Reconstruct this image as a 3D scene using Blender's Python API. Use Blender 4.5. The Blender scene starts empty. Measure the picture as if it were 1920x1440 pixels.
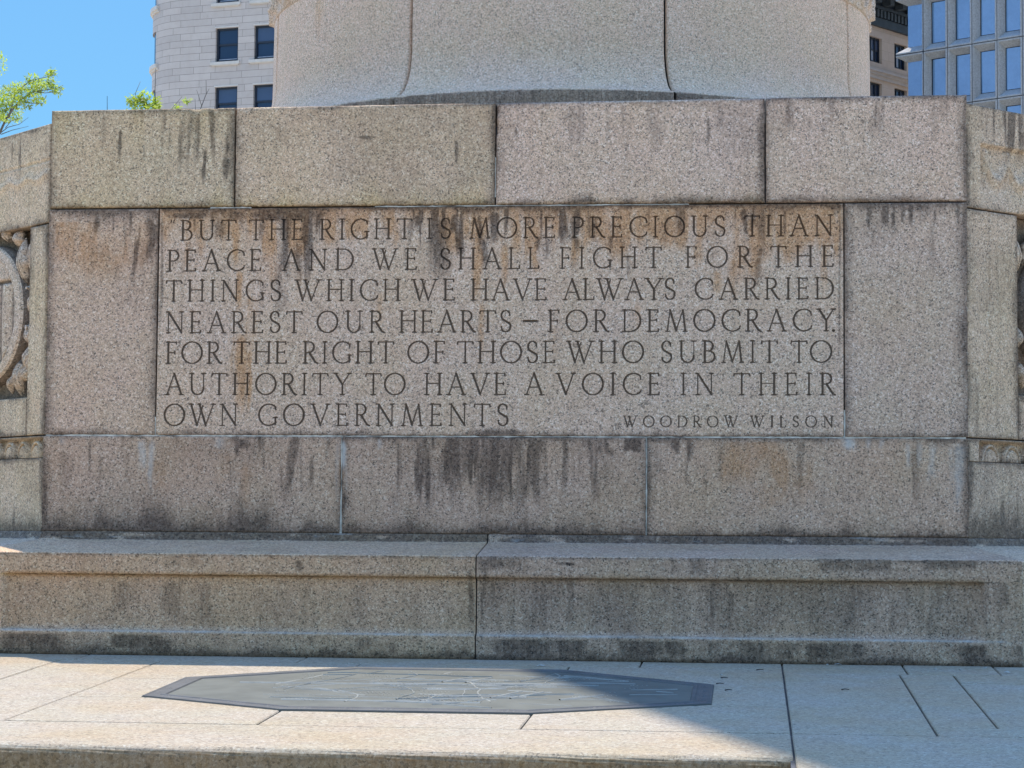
import bpy, math, random
import numpy as np
from mathutils import Vector, Matrix

random.seed(7)
RNG = np.random.default_rng(11)
SC = bpy.context.scene

# ------------------------------------------------------------------ camera
# World frame: monument front wall face on y = 0, x along it, z = 0 at eye level.
F_PX, YAW, PITCH, ROLL = 4227.3, math.radians(-6.0745), math.radians(3.7304), math.radians(0.4293)
CAM = np.array([1.2569, -11.0738, 0.0])
_f = np.array([math.sin(YAW) * math.cos(PITCH), math.cos(YAW) * math.cos(PITCH), math.sin(PITCH)])
_r = np.array([math.cos(YAW), -math.sin(YAW), 0.0])
_u = np.cross(_r, _f)
CR = math.cos(ROLL) * _r + math.sin(ROLL) * _u
CU = -math.sin(ROLL) * _r + math.cos(ROLL) * _u
CF = _f
cd = bpy.data.cameras.new('camera')
cd.sensor_width = 36.0
cd.lens = F_PX / 1920 * 36.0
cd.clip_start, cd.clip_end = 0.1, 5000
cam = bpy.data.objects.new('camera', cd)
SC.collection.objects.link(cam)
m = Matrix(((CR[0], CU[0], -CF[0], CAM[0]), (CR[1], CU[1], -CF[1], CAM[1]), (CR[2], CU[2], -CF[2], CAM[2]), (0, 0, 0, 1)))
cam.matrix_world = m
SC.camera = cam

# ------------------------------------------------------------------ light
SUN_EL = math.radians(70.3)
SUN_AZ = math.atan2(-0.385, 0.923)            # clockwise from +y
S_DIR = Vector((math.sin(SUN_AZ) * math.cos(SUN_EL), math.cos(SUN_AZ) * math.cos(SUN_EL), math.sin(SUN_EL)))
w = bpy.data.worlds.new('World'); SC.world = w; w.use_nodes = True
nt = w.node_tree
sky = nt.nodes.new('ShaderNodeTexSky'); sky.sky_type = 'NISHITA'; sky.sun_disc = False
sky.sun_elevation = SUN_EL; sky.sun_rotation = SUN_AZ
sky.air_density = 1.0; sky.dust_density = 0.0; sky.ozone_density = 6.0
bg = nt.nodes['Background']; bg.inputs['Strength'].default_value = 0.12
# clear spring sky: deep blue down to the horizon, brightest overhead
tc = nt.nodes.new('ShaderNodeTexCoord'); sx = nt.nodes.new('ShaderNodeSeparateXYZ'); nt.links.new(tc.outputs['Generated'], sx.inputs[0])
rp = nt.nodes.new('ShaderNodeValToRGB'); rp.color_ramp.elements[0].position = 0.0; rp.color_ramp.elements[0].color = (.095, .155, .165, 1)
rp.color_ramp.elements[1].position = 1.0; rp.color_ramp.elements[1].color = (.88, 1.0, 1.08, 1)
e_ = rp.color_ramp.elements.new(.30); e_.color = (.165, .228, .235, 1)
e_ = rp.color_ramp.elements.new(.46); e_.color = (.80, .78, .73, 1)
nt.links.new(sx.outputs[2], rp.inputs[0])
mm = nt.nodes.new('ShaderNodeVectorMath'); mm.operation = 'MULTIPLY'; nt.links.new(sky.outputs[0], mm.inputs[0]); nt.links.new(rp.outputs[0], mm.inputs[1])
m2 = nt.nodes.new('ShaderNodeVectorMath'); m2.operation = 'SCALE'; m2.inputs['Scale'].default_value = 2.2; nt.links.new(mm.outputs[0], m2.inputs[0])
nt.links.new(m2.outputs[0], bg.inputs['Color'])
sl = bpy.data.lights.new('sun', 'SUN'); sl.energy = 2.55; sl.angle = math.radians(0.53); sl.color = (1.0, 0.94, 0.84)
so = bpy.data.objects.new('sun', sl); SC.collection.objects.link(so)
so.rotation_euler = S_DIR.to_track_quat('Z', 'Y').to_euler()
so.location = (0, 0, 40)
vs = SC.view_settings
vs.view_transform = 'Standard'; vs.look = 'None'; vs.gamma = 1.0; vs.exposure = 1.34
SC.cycles.max_bounces = 8; SC.cycles.diffuse_bounces = 5

# ------------------------------------------------------------------ photo measurements -> points on real planes
def ray(px, py):
    return CF + (px - 960) / F_PX * CR - (py - 720) / F_PX * CU
def on_y(px, py, y=0.0):                      # vertical plane parallel to the wall
    d = ray(px, py); t = (y - CAM[1]) / d[1]; q = CAM + t * d; return q[0], q[2]
def at(px, py, depth):
    return CAM + depth * ray(px, py)

# ------------------------------------------------------------------ helpers
def link(o):
    SC.collection.objects.link(o); return o
def empty(name, loc=(0, 0, 0), label=None, cat=None, group=None, kind=None):
    o = link(bpy.data.objects.new(name, None)); o.location = loc; o.empty_display_size = 0.2
    return tag(o, label, cat, group, kind)
def tag(o, label=None, cat=None, group=None, kind=None):
    if label: o['label'] = label
    if cat: o['category'] = cat
    if group: o['group'] = group
    if kind: o['kind'] = kind
    return o
def put(o, parent):
    """parent o keeping world placement (parents are unrotated empties or meshes at the origin)"""
    if parent is not None:
        o.parent = parent
        L = Vector((0, 0, 0)); p = parent
        while p is not None:
            L += p.location; p = p.parent
        o.location = Vector(o.location) - L
    return o
def mesh_np(name, V, F, mat, parent=None, smooth=True, stain_shade=None, uv=None, tint=None):
    """V (n,3); F list of lists or (m,4) array"""
    V = np.asarray(V, dtype=np.float64)
    me = bpy.data.meshes.new(name)
    if isinstance(F, np.ndarray):
        n, k = F.shape
        me.vertices.add(len(V)); me.vertices.foreach_set('co', V.ravel())
        me.loops.add(n * k); me.loops.foreach_set('vertex_index', F.astype(np.int32).ravel())
        me.polygons.add(n); me.polygons.foreach_set('loop_start', np.arange(0, n * k, k, dtype=np.int32))
        me.update(calc_edges=True); me.validate()
    else:
        me.from_pydata([tuple(v) for v in V], [], [tuple(f) for f in F]); me.update()
    if smooth:
        me.polygons.foreach_set('use_smooth', np.ones(len(me.polygons), dtype=bool))
    if stain_shade is not None:
        a = me.attributes.new('stain_shade', 'FLOAT_COLOR', 'POINT')
        a.data.foreach_set('color', np.clip(stain_shade, 0, 1).astype(np.float32).ravel())
        a = me.attributes.new('algae', 'FLOAT', 'POINT')
        a.data.foreach_set('value', np.clip(stain_shade[:, 3], 0, 1).astype(np.float32).copy())
    if uv is not None:
        l = me.uv_layers.new(name='UVMap')
        idx = np.empty(len(me.loops), dtype=np.int32); me.loops.foreach_get('vertex_index', idx)
        l.data.foreach_set('uv', np.asarray(uv, dtype=np.float32)[idx].ravel())
    if mat: me.materials.append(mat)
    o = link(bpy.data.objects.new(name, me))
    if tint is not None:
        o['tint'] = [float(c) for c in tint]
    return put(o, parent)

class MB:
    """collects simple solids into one mesh"""
    def __init__(s): s.V = []; s.F = []
    def add(s, V, F):
        b = len(s.V); s.V += [tuple(v) for v in V]; s.F += [tuple(i + b for i in f) for f in F]
    def hexa(s, P):     # 8 points: bottom ring 0-3, top ring 4-7
        s.add(P, [(3, 2, 1, 0), (4, 5, 6, 7), (0, 1, 5, 4), (1, 2, 6, 5), (2, 3, 7, 6), (3, 0, 4, 7)])
    def box(s, x0, x1, y0, y1, z0, z1, M=None):
        P = [(x0, y0, z0), (x1, y0, z0), (x1, y1, z0), (x0, y1, z0), (x0, y0, z1), (x1, y0, z1), (x1, y1, z1), (x0, y1, z1)]
        if M: P = [M(*p) for p in P]
        s.hexa(P)
    def tube(s, pts, r0, r1, n=6):
        pts = [Vector(p) for p in pts]; b = len(s.V); k = len(pts)
        for i, p in enumerate(pts):
            d = (pts[min(i + 1, k - 1)] - pts[max(i - 1, 0)]).normalized()
            a = d.orthogonal().normalized(); c = d.cross(a)
            r = r0 + (r1 - r0) * i / max(1, k - 1)
            for j in range(n):
                t = 2 * math.pi * j / n
                s.V.append(tuple(p + a * (r * math.cos(t)) + c * (r * math.sin(t))))
        for i in range(k - 1):
            for j in range(n):
                s.F.append((b + i * n + j, b + i * n + (j + 1) % n, b + (i + 1) * n + (j + 1) % n, b + (i + 1) * n + j))
        s.F.append(tuple(b + j for j in range(n))[::-1]); s.F.append(tuple(b + (k - 1) * n + j for j in range(n)))
    def build(s, name, mat, parent=None, smooth=False, **kw):
        return mesh_np(name, np.array(s.V), s.F, mat, parent, smooth, **kw)

def vnoise(x, y, seed=0):
    """smooth value noise in numpy"""
    x = np.asarray(x, float); y = np.asarray(y, float)
    xi = np.floor(x).astype(np.int64); yi = np.floor(y).astype(np.int64)
    fx = x - xi; fy = y - yi; fx = fx * fx * (3 - 2 * fx); fy = fy * fy * (3 - 2 * fy)
    def h(a, b):
        n = (a * 374761393 + b * 668265263 + seed * 982451653) & 0x7fffffff
        n = ((n ^ (n >> 13)) * 1274126177) & 0x7fffffff
        n = n ^ (n >> 16)
        return (n & 0xffff) / 65535.0
    return (h(xi, yi) * (1 - fx) + h(xi + 1, yi) * fx) * (1 - fy) + (h(xi, yi + 1) * (1 - fx) + h(xi + 1, yi + 1) * fx) * fy
def fbm(x, y, seed=0, o=3):
    v = 0; a = .5; t = 0
    for i in range(o):
        v = v + a * vnoise(x * 2 ** i, y * 2 ** i, seed + i * 17); t += a; a *= .5
    return v / t
def sst(a, b, x):
    t = np.clip((np.asarray(x, float) - a) / (b - a), 0, 1); return t * t * (3 - 2 * t)

# ------------------------------------------------------------------ materials
class NB:
    def __init__(s, name):
        s.m = bpy.data.materials.new(name); s.m.use_nodes = True
        s.t = s.m.node_tree; s.b = s.t.nodes['Principled BSDF']; s.out = s.t.nodes['Material Output']
    def n(s, ty, ins=None, **props):
        nd = s.t.nodes.new(ty)
        for k, v in props.items(): setattr(nd, k, v)
        for k, v in (ins or {}).items(): s.set(nd.inputs[k], v)
        return nd
    def set(s, sock, v):
        if isinstance(v, bpy.types.NodeSocket): s.t.links.new(v, sock)
        elif isinstance(v, bpy.types.Node): s.t.links.new(v.outputs[0], sock)
        else: sock.default_value = v
    def math(s, op, a, b=None, clamp=False):
        nd = s.n('ShaderNodeMath', operation=op, use_clamp=clamp); s.set(nd.inputs[0], a)
        if b is not None: s.set(nd.inputs[1], b)
        return nd.outputs[0]
    def mix(s, f, a, b, blend='MIX'):
        nd = s.n('ShaderNodeMix', data_type='RGBA', blend_type=blend, clamp_factor=True)
        s.set(nd.inputs['Factor'], f); s.set(nd.inputs['A'], a); s.set(nd.inputs['B'], b)
        return nd.outputs['Result']
    def ramp(s, f, stops, interp='LINEAR'):
        nd = s.n('ShaderNodeValToRGB'); cr = nd.color_ramp; cr.interpolation = interp
        while len(cr.elements) < len(stops): cr.elements.new(0.5)
        for e, (p, c) in zip(cr.elements, stops):
            e.position = p; e.color = c if len(c) == 4 else (*c, 1)
        s.set(nd.inputs[0], f); return nd.outputs[0]
    def mapr(s, v, a, b, c=0.0, d=1.0):
        nd = s.n('ShaderNodeMapRange', clamp=True, interpolation_type='SMOOTHSTEP')
        s.set(nd.inputs[0], v)
        for i, k in enumerate((a, b, c, d)): nd.inputs[i + 1].default_value = k
        return nd.outputs[0]
    def noise(s, vec, scale, detail=3, rough=.55):
        nd = s.n('ShaderNodeTexNoise', {'Vector': vec, 'Scale': scale, 'Detail': detail, 'Roughness': rough}); return nd.outputs[0]
    def scaled(s, vec, sc):
        nd = s.n('ShaderNodeVectorMath', operation='MULTIPLY'); s.set(nd.inputs[0], vec); nd.inputs[1].default_value = sc; return nd.outputs[0]
def C(r, g, b): return (r, g, b, 1)

def granite(name, gain=1.0, warm=(1, 1, 1), grain=162.0, streak=0.35, patch=0.25, contrast=1.0, rough=.85, bump=.25, sootk=1.0):
    N = NB(name)
    pos = N.n('ShaderNodeNewGeometry').outputs['Position']
    warp = N.n('ShaderNodeTexNoise', {'Vector': pos, 'Scale': grain * 1.1, 'Detail': 2.0})
    off = N.n('ShaderNodeVectorMath', operation='MULTIPLY_ADD'); N.set(off.inputs[0], warp.outputs[1]); off.inputs[1].default_value = (.012,) * 3; N.set(off.inputs[2], pos)
    p2 = off.outputs[0]
    v1 = N.n('ShaderNodeTexVoronoi', {'Vector': p2, 'Scale': grain}); r1 = N.n('ShaderNodeSeparateColor', {0: v1.outputs['Color']})
    v2 = N.n('ShaderNodeTexVoronoi', {'Vector': p2, 'Scale': grain * 2.3}); r2 = N.n('ShaderNodeSeparateColor', {0: v2.outputs['Color']})
    st = [(0, (.05, .042, .034)), (.09, (.08, .066, .052)), (.16, (.41, .293, .198)), (.42, (.585, .417, .281)), (.72, (.68, .492, .338)), (.86, (.80, .61, .445)), (1, (.98, .84, .67))]
    mean = np.array([.600, .432, .292])
    st = [(p, tuple(float(x) for x in np.clip((mean + (np.array(c) - mean) * contrast) * gain * np.array(warm), .01, .95))) for p, c in st]
    c1 = N.ramp(r1.outputs[0], st); c2 = N.ramp(r2.outputs[1], st)
    col = N.mix(.40, c1, c2)
    # bulk mottling and per block tint
    big = N.noise(pos, 1.7, 4, .6)
    col = N.mix(N.math('MULTIPLY', N.mapr(big, .35, .7), patch), col, N.mix(1.0, col, C(1.0, .86, .66), 'MULTIPLY'))
    med = N.noise(pos, 7.0, 4, .65)
    col = N.mix(N.math('MULTIPLY', N.mapr(med, .45, .75), .16), col, N.mix(1.0, col, C(.66, .66, .68), 'MULTIPLY'))
    hue = N.noise(pos, 3.1, 3, .6)
    col = N.mix(N.mapr(hue, .36, .64), N.mix(1.0, col, C(1.02, .985, .975), 'MULTIPLY'), N.mix(1.0, col, C(1.0, .98, .93), 'MULTIPLY'))
    tn = N.n('ShaderNodeAttribute', attribute_type='OBJECT', attribute_name='tint')
    has = N.math('GREATER_THAN', N.n('ShaderNodeSeparateColor', {0: tn.outputs['Color']}).outputs[0], .01)
    col = N.mix(has, col, N.mix(1.0, col, tn.outputs['Color'], 'MULTIPLY'))
    # faint general rain streaking
    sv = N.scaled(pos, (22, 22, 1.3)); sn = N.noise(sv, 1.0, 4, .6)
    sv2 = N.scaled(pos, (60, 60, 3.0)); sn2 = N.noise(sv2, 1.0, 3, .6)
    col = N.mix(N.math('MULTIPLY', N.mapr(sn, .52, .78), streak), col, N.mix(1.0, col, C(.5, .48, .46), 'MULTIPLY'))
    # located stains, plus shade and gleam painted into recesses
    at_ = N.n('ShaderNodeAttribute', attribute_type='GEOMETRY', attribute_name='stain_shade')
    sp = N.n('ShaderNodeSeparateColor', {0: at_.outputs['Color']})
    brk = N.math('ADD', N.math('MULTIPLY', sn2, .9), N.math('MULTIPLY', N.noise(pos, 38, 3, .6), .7))   # ~0.8 mean
    def amount(s, lo=.25, hi=.95):
        return N.mapr(N.math('MULTIPLY', s, N.math('ADD', brk, .2)), lo * .4, hi)
    gr = N.mapr(N.noise(pos, 55, 3, .6), .3, .7, .75, 1.0)
    rust = N.math('MULTIPLY', amount(sp.outputs[1], .22, .75), gr)
    col = N.mix(N.math('MULTIPLY', rust, .85), col, N.mix(1.0, col, C(.80, .585, .36), 'MULTIPLY'))
    alg = N.math('MULTIPLY', amount(N.n('ShaderNodeAttribute', attribute_type='GEOMETRY', attribute_name='algae').outputs['Fac']), gr)
    col = N.mix(N.math('MULTIPLY', alg, .75), col, N.mix(1.0, col, C(.85, .80, .45), 'MULTIPLY'))
    soot = N.math('MULTIPLY', amount(sp.outputs[0], .22, .72), gr)
    col = N.mix(N.math('MULTIPLY', soot, .88 * sootk), col, N.mix(1.0, col, C(.14, .135, .14), 'MULTIPLY'))
    lime_gleam = amount(sp.outputs[2])
    col = N.mix(N.math('MULTIPLY', lime_gleam, .65), col, C(.56, .53, .46))
    N.set(N.b.inputs['Base Color'], col); N.b.inputs['Roughness'].default_value = rough
    N.b.inputs['Specular IOR Level'].default_value = .3
    bm = N.n('ShaderNodeBump', {'Strength': bump, 'Distance': .004, 'Height': N.math('ADD', r1.outputs[2], N.noise(pos, 130, 3))})
    N.set(N.b.inputs['Normal'], bm)
    return N.m

def plain(name, col, rough=.6, metal=0.0, spec=.5, var=.15, scale=4.0, stretch=(1, 1, 1)):
    N = NB(name); pos = N.n('ShaderNodeNewGeometry').outputs['Position']
    n1 = N.noise(N.scaled(pos, stretch), scale, 4, .6)
    c = N.mix(N.mapr(n1, .3, .7), C(*[x * (1 - var) for x in col]), C(*[min(1, x * (1 + var)) for x in col]))
    N.set(N.b.inputs['Base Color'], c); N.b.inputs['Roughness'].default_value = rough
    N.b.inputs['Metallic'].default_value = metal; N.b.inputs['Specular IOR Level'].default_value = spec
    return N.m

M_WALL = granite('granite_wall', 1.0, contrast=1.05)
M_DRUM = granite('granite_drum', 1.04, (1.12, 1.05, 1.0), streak=.12, patch=.12, contrast=.85)
M_PAVE = granite('granite_paving', .61, (.93, 1.06, 1.10), grain=110, streak=0.0, patch=.6, contrast=.6, bump=.2)
M_CUT = granite('granite_letter_cut', .25, (1.0, .92, .85), streak=.2, contrast=.5)  # soot plus the shade inside the cuts, both put into the colour
M_MORTAR = plain('lime_mortar', (.50, .44, .34), .95, var=.45, scale=14)
M_CORE = plain('joint_dark', (.045, .042, .04), .95, var=.4, scale=15)
M_BED = plain('paving_joint', (.10, .085, .07), .95, var=.4, scale=9)
M_GROUND = plain('ground_concrete', (.50, .46, .39), .9, var=.12, scale=1.2)

# ------------------------------------------------------------------ stains (soot, rust, lime, algae), located on the wall and plinth faces; plinth recess lines are painted light and shade
STAINS = {'wall': [], 'plinth': []}
YP = -0.48
def _p(plane, px, py): return on_y(px, py, 0.0 if plane == 'wall' else YP)
def streak(plane, ch, px, y0, y1, hw, st):
    x, z0 = _p(plane, px, y0); _, z1 = _p(plane, px, y1)
    STAINS[plane].append(('s', ch, x, z0, z1, hw * .00265, st))
def blob(plane, ch, px, py, rx, ry, st):
    x, z = _p(plane, px, py); STAINS[plane].append(('b', ch, x, z, rx * .00265, ry * .00265, st))
def edge(plane, ch, xa, xb, py, dec, st, sgn):           # band along a joint: sgn -1 fades downwards, +1 upwards
    x0, _ = _p(plane, xa, py); x1, _ = _p(plane, xb, py); _, z = _p(plane, min(max((xa + xb) / 2, 0), 1920), py)
    for zj in ((1.617, .466, -.018, 2.13) if plane == 'wall' else (-.604, -.218, -.490, -.124)):   # bands start at a joint or arris
        if abs(z - zj) < .05: z = zj
    STAINS[plane].append(('e', ch, x0, x1, z, dec * .00265, st, sgn))
def stain_field(plane, X, Z, seed=1):
    S = np.zeros(X.shape + (4,))
    for k, f in enumerate(STAINS[plane]):
        if f[0] == 's':
            _, ch, x, z0, z1, hw, st = f
            L = z0 - z1
            Mk = (np.abs(X - x) < 4.5 * hw) & (Z < z0 + .05) & (Z > z1 - .05)
            if not Mk.any(): continue
            X0, Z0 = X, Z; X = X[Mk]; Z = Z[Mk]; hw = max(hw, .0085)
            wob = (fbm(Z * 6 + k * 3.1, Z * 0 + k, 5) - .5) * hw * 1.6
            wd = hw * (.7 + .6 * vnoise(Z * 14 + k, Z * 0 + k * 2, 3))
            v = st * np.exp(-((X - x - wob) / wd) ** 2) * sst(z0 + .01, z0 - min(.05, L * .2), Z) * sst(z1 - L * .05, z1 + L * .55, Z)
            X, Z = X0, Z0
            S[Mk, ch] = np.maximum(S[Mk, ch], v); continue
        elif f[0] == 'c':
            _, ch, x0, x1, z0, z1, st, fx, dn = f
            L = z0 - z1
            Mk = (X > x0 - .06) & (X < x1 + .06) & (Z < z0 + .01) & (Z > z1 - .05)
            if not Mk.any(): continue
            xx, zz = X[Mk], Z[Mk]; xw = xx + .02 * (fbm(zz * 4 + k, xx * 0 + k, 61) - .5)
            nn_ = fbm(xw * fx + k * 5, zz * 1.6 + k, 70 + k, 4)
            ln = L * (.35 + .65 * vnoise(xw * fx * .7 + k * 3, xx * 0 + k, 90))
            v = st * sst(1 - dn, 1.12 - dn + .12, nn_) * sst(z0 - ln * 1.1, z0 - ln * .45, zz) * sst(x0 - .05, x0 + .05, xx) * sst(x1 + .05, x1 - .05, xx)
            S[Mk, ch] = np.maximum(S[Mk, ch], v); continue
        elif f[0] == 'b':
            _, ch, x, z, rx, rz, st = f
            Mk = (np.abs(X - x) < 2 * rx) & (np.abs(Z - z) < 2.2 * rz)
            if not Mk.any(): continue
            X0, Z0 = X, Z; X = X[Mk]; Z = Z[Mk]
            v = st * np.exp(-(((X - x) / rx) ** 2 + ((Z - z) / rz) ** 2) ** 1.3) * (.5 + fbm(X * 22 + k, Z * 9, 8 + k) * 1.0)
            X, Z = X0, Z0
            S[Mk, ch] = np.maximum(S[Mk, ch], v); continue
        else:
            _, ch, x0, x1, z, dec, st, sg = f
            d = (Z - z) * sg
            n = .35 + 1.3 * fbm(X * 7 + k * 7, Z * 0 + k, 21 + k) ** 1.4
            v = st * np.exp(-np.clip(d, 0, None) / (dec * n)) * (d > (-.06 if (plane == 'plinth' and z < -.57) else -.003)) * sst(x0 - .03, x0 + .03, X) * sst(x1 + .03, x1 - .03, X) * (.45 + 1.1 * fbm(X * 12 + k, Z * 3, 33 + k))
        S[..., ch] = np.maximum(S[..., ch], v)
    return S
SOOT_SHADE, RUST, LIME_GLEAM, ALG = 0, 1, 2, 3
def cluster(plane, ch, xa, xb, y0, y1, st, fx=26, dn=.52):
    x0, z0 = _p(plane, xa, y0); x1, _ = _p(plane, xb, y0); _, z1 = _p(plane, (xa + xb) / 2, y1)
    STAINS[plane].append(('c', ch, x0, x1, z0, z1, st, fx, dn))
for a in [(775, 1000, 826, 1030, .55, 13, .66), (775, 1000, 826, 985, 1.0, 48, .57), (650, 1210, 824, 1010, .6, 20, .54), (80, 640, 820, 1010, .55, 18, .54), (1214, 1815, 826, 1010, .4, 18, .48), (1120, 1300, 826, 890, .9, 26, .58), (420, 560, 820, 880, .7, 22, .55),
          (190, 442, 212, 385, .55, 24, .52), (442, 930, 210, 380, .3, 20, .5), (930, 1434, 204, 320, .35, 22, .5), (1290, 1660, 195, 300, .5, 26, .55), (1660, 1812, 190, 330, .3, 20, .5),
          (235, 299, 398, 600, .9, 30, .60), (92, 235, 398, 470, .6, 22, .52), (1590, 1812, 384, 460, .8, 30, .58), (1640, 1812, 384, 620, .35, 16, .5),
          (480, 640, 396, 590, .75, 22, .56), (760, 965, 395, 590, .95, 26, .60), (965, 1160, 394, 520, .7, 26, .56), (1160, 1580, 392, 500, .5, 24, .53), (300, 480, 396, 480, .55, 22, .54)]: cluster('wall', SOOT_SHADE, *a)
for a in [(300, 960, 394, 520, .95, 12, .60), (960, 1580, 391, 520, .95, 12, .62), (300, 1580, 394, 640, .6, 9, .50), (425, 480, 560, 830, .7, 16, .62), (92, 298, 420, 560, .5, 7, .55), (1215, 1560, 830, 990, .5, 6, .52), (240, 470, 830, 1000, .4, 9, .5)]: cluster('wall', RUST, *a)
for a in [(-150, 900, 1090, 1260, .4, 6, .5), (890, 1960, 1088, 1290, .36, 6, .60), (890, 1960, 1088, 1250, .42, 24, .56), (890, 1960, 1088, 1300, .3, 30, .7), (-150, 890, 1100, 1300, .25, 26, .66), (890, 1960, 1046, 1100, .5, 8, .54), (-150, 900, 1042, 1090, .35, 8, .5), (-150, 1960, 1190, 1260, .6, 7, .58)]: cluster('plinth', SOOT_SHADE, *a)
W_ = 'wall'
for a in [(226, 238, 315, 3.5, .85), (270, 266, 318, 3, .6), (318, 238, 290, 3, .5), (345, 278, 320, 2.5, .4), (384, 275, 362, 4, .95), (425, 262, 300, 6, .75), (422, 290, 348, 8, 1.0),
          (434, 215, 390, 4, .5), (855, 258, 325, 4.5, .8), (737, 298, 345, 4, .5), (620, 290, 345, 4, .35), (967, 240, 262, 3, .7), (1058, 270, 300, 2.5, .35), (1327, 212, 292, 4, .55),
          (1352, 210, 260, 10, .4), (1517, 215, 260, 6, .35), (1300, 210, 330, 5, .3), (690, 256, 275, 3, .5), (640, 215, 380, 12, .25), (925, 210, 380, 4, .5), (1440, 230, 380, 5, .45)]:
    streak(W_, SOOT_SHADE, *a)
blob(W_, SOOT_SHADE, 688, 257, 20, 3.5, .9)
for a in [(95, 440, 392, 7, .35, +1), (440, 930, 386, 10, .75, +1), (930, 1435, 383, 13, .9, +1), (1435, 1590, 379, 9, .6, +1)]: edge(W_, SOOT_SHADE, *a)
edge(W_, SOOT_SHADE, 97, 930, 204, 12, .35, -1); edge(W_, SOOT_SHADE, 930, 1814, 190, 16, .45, -1)
edge(W_, ALG, 97, 440, 207, 170, .45, -1); edge(W_, ALG, 440, 930, 388, 45, .6, +1); edge(W_, ALG, 930, 1435, 384, 25, .6, +1); edge(W_, ALG, 97, 440, 390, 40, .5, +1)
# piers
edge(W_, SOOT_SHADE, 92, 300, 396, 26, .75, -1); edge(W_, SOOT_SHADE, 1583, 1812, 381, 22, .75, -1)
for a in [(283, 400, 520, 10, .75), (296, 400, 800, 5, .55), (268, 430, 640, 6, .3), (100, 410, 500, 7, .5), (1800, 400, 560, 12, .35), (1592, 400, 800, 4, .35), (90, 600, 810, 5, .3), (288, 640, 810, 8, .45)]: streak(W_, SOOT_SHADE, *a)
edge(W_, SOOT_SHADE, 80, 300, 812, 9, .6, +1); edge(W_, RUST, 92, 300, 450, 60, .35, -1)
# inscription panel
edge(W_, RUST, 300, 1580, 393, 42, .85, -1); edge(W_, SOOT_SHADE, 300, 1580, 391, 11, 1.1, -1)
blob(W_, SOOT_SHADE, 535, 402, 70, 12, 1.2); blob(W_, SOOT_SHADE, 355, 404, 40, 7, .9)
for a in [(420, 392, 470, 20, .7), (445, 400, 520, 9, .9), (448, 500, 600, 7, .9), (455, 620, 815, 13, .85), (467, 650, 800, 5, .95), (437, 620, 760, 6, .45), (470, 392, 470, 14, .5), (560, 395, 470, 12, .7),
          (740, 400, 480, 12, .6), (895, 395, 600, 9, .95), (902, 560, 690, 7, .6), (945, 450, 560, 8, .7), (1005, 440, 530, 10, .8), (1085, 440, 500, 7, .6), (1195, 395, 480, 16, .7), (1198, 560, 640, 7, .4),
          (1310, 440, 520, 10, .6), (1345, 500, 570, 9, .55), (1418, 400, 560, 16, .9), (1500, 392, 450, 20, .7), (715, 540, 640, 10, .4), (505, 470, 560, 14, .45), (880, 400, 470, 20, .6), (1040, 395, 460, 14, .7), (1130, 395, 450, 20, .6), (1260, 395, 460, 20, .6), (1350, 395, 450, 20, .6), (905, 640, 800, 10, .25), (1040, 600, 700, 7, .35)]:
    streak(W_, RUST, *a)
for a in [(535, 395, 560, 12, .75), (525, 480, 640, 18, .4), (490, 395, 470, 8, .5), (440, 392, 420, 30, .6), (785, 400, 440, 8, .7), (815, 400, 560, 22, .65), (852, 400, 445, 6, 1.0), (900, 395, 500, 6, .7), (925, 392, 470, 9, .95), (912, 440, 520, 12, .7), (1012, 440, 480, 6, .7), (1030, 440, 500, 6, .55), (1083, 440, 480, 6, .6), (1145, 440, 475, 5, .6), (1110, 400, 460, 7, .5), (1072, 400, 470, 5, .5), (1395, 385, 460, 6, .8), (1412, 380, 450, 9, .6), (1425, 450, 560, 10, .5), (640, 430, 500, 6, .3), (770, 400, 480, 7, .5), (1255, 400, 440, 8, .3), (1178, 470, 540, 5, .5), (1575, 400, 800, 3, .5), (305, 400, 700, 4, .5)]:
    streak(W_, SOOT_SHADE, *a)
edge(W_, SOOT_SHADE, 300, 1580, 815, 9, .75, +1); blob(W_, SOOT_SHADE, 930, 812, 60, 9, .8); blob(W_, SOOT_SHADE, 1430, 818, 70, 7, .6); blob(W_, SOOT_SHADE, 360, 812, 50, 10, .5)
edge(W_, LIME_GLEAM, 300, 1580, 650, 400, .0, +1)
# base course
for a in [(448, 822, 848, 18, .8), (645, 920, 990, 8, .8), (850, 842, 985, 10, .5), (955, 845, 975, 8, .5), (240, 830, 960, 12, .25), (120, 835, 980, 14, .35), (1130, 830, 980, 14, .3), (830, 830, 960, 10, .5), (905, 830, 1000, 13, .6), (930, 830, 960, 9, .6)]:
    streak(W_, SOOT_SHADE, *a)
edge(W_, SOOT_SHADE, 80, 640, 995, 38, .95, +1); edge(W_, SOOT_SHADE, 640, 1212, 1000, 26, .85, +1); edge(W_, SOOT_SHADE, 1212, 1815, 1004, 18, .7, +1)
edge(W_, SOOT_SHADE, 640, 1212, 822, 9, .8, -1); edge(W_, SOOT_SHADE, 80, 640, 818, 5, .5, -1); edge(W_, SOOT_SHADE, 1212, 1580, 824, 12, .6, -1)
for a in [(643, 822, 900, 5, .9), (633, 822, 990, 4, .4), (270, 818, 900, 12, .6), (285, 818, 950, 7, .6), (405, 818, 850, 14, .5), (1700, 824, 900, 6, .5), (1722, 824, 890, 7, .5), (1745, 824, 930, 9, .5), (1590, 822, 850, 12, .8), (1630, 822, 850, 6, .5), (1650, 822, 850, 6, .5), (1212, 820, 900, 4, .5), (1795, 824, 1000, 12, .5), (710, 822, 850, 6, .5), (1780, 824, 960, 8, .35), (120, 818, 842, 10, .4), (650, 830, 990, 3, .4)]:
    streak(W_, LIME_GLEAM, *a)
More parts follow.
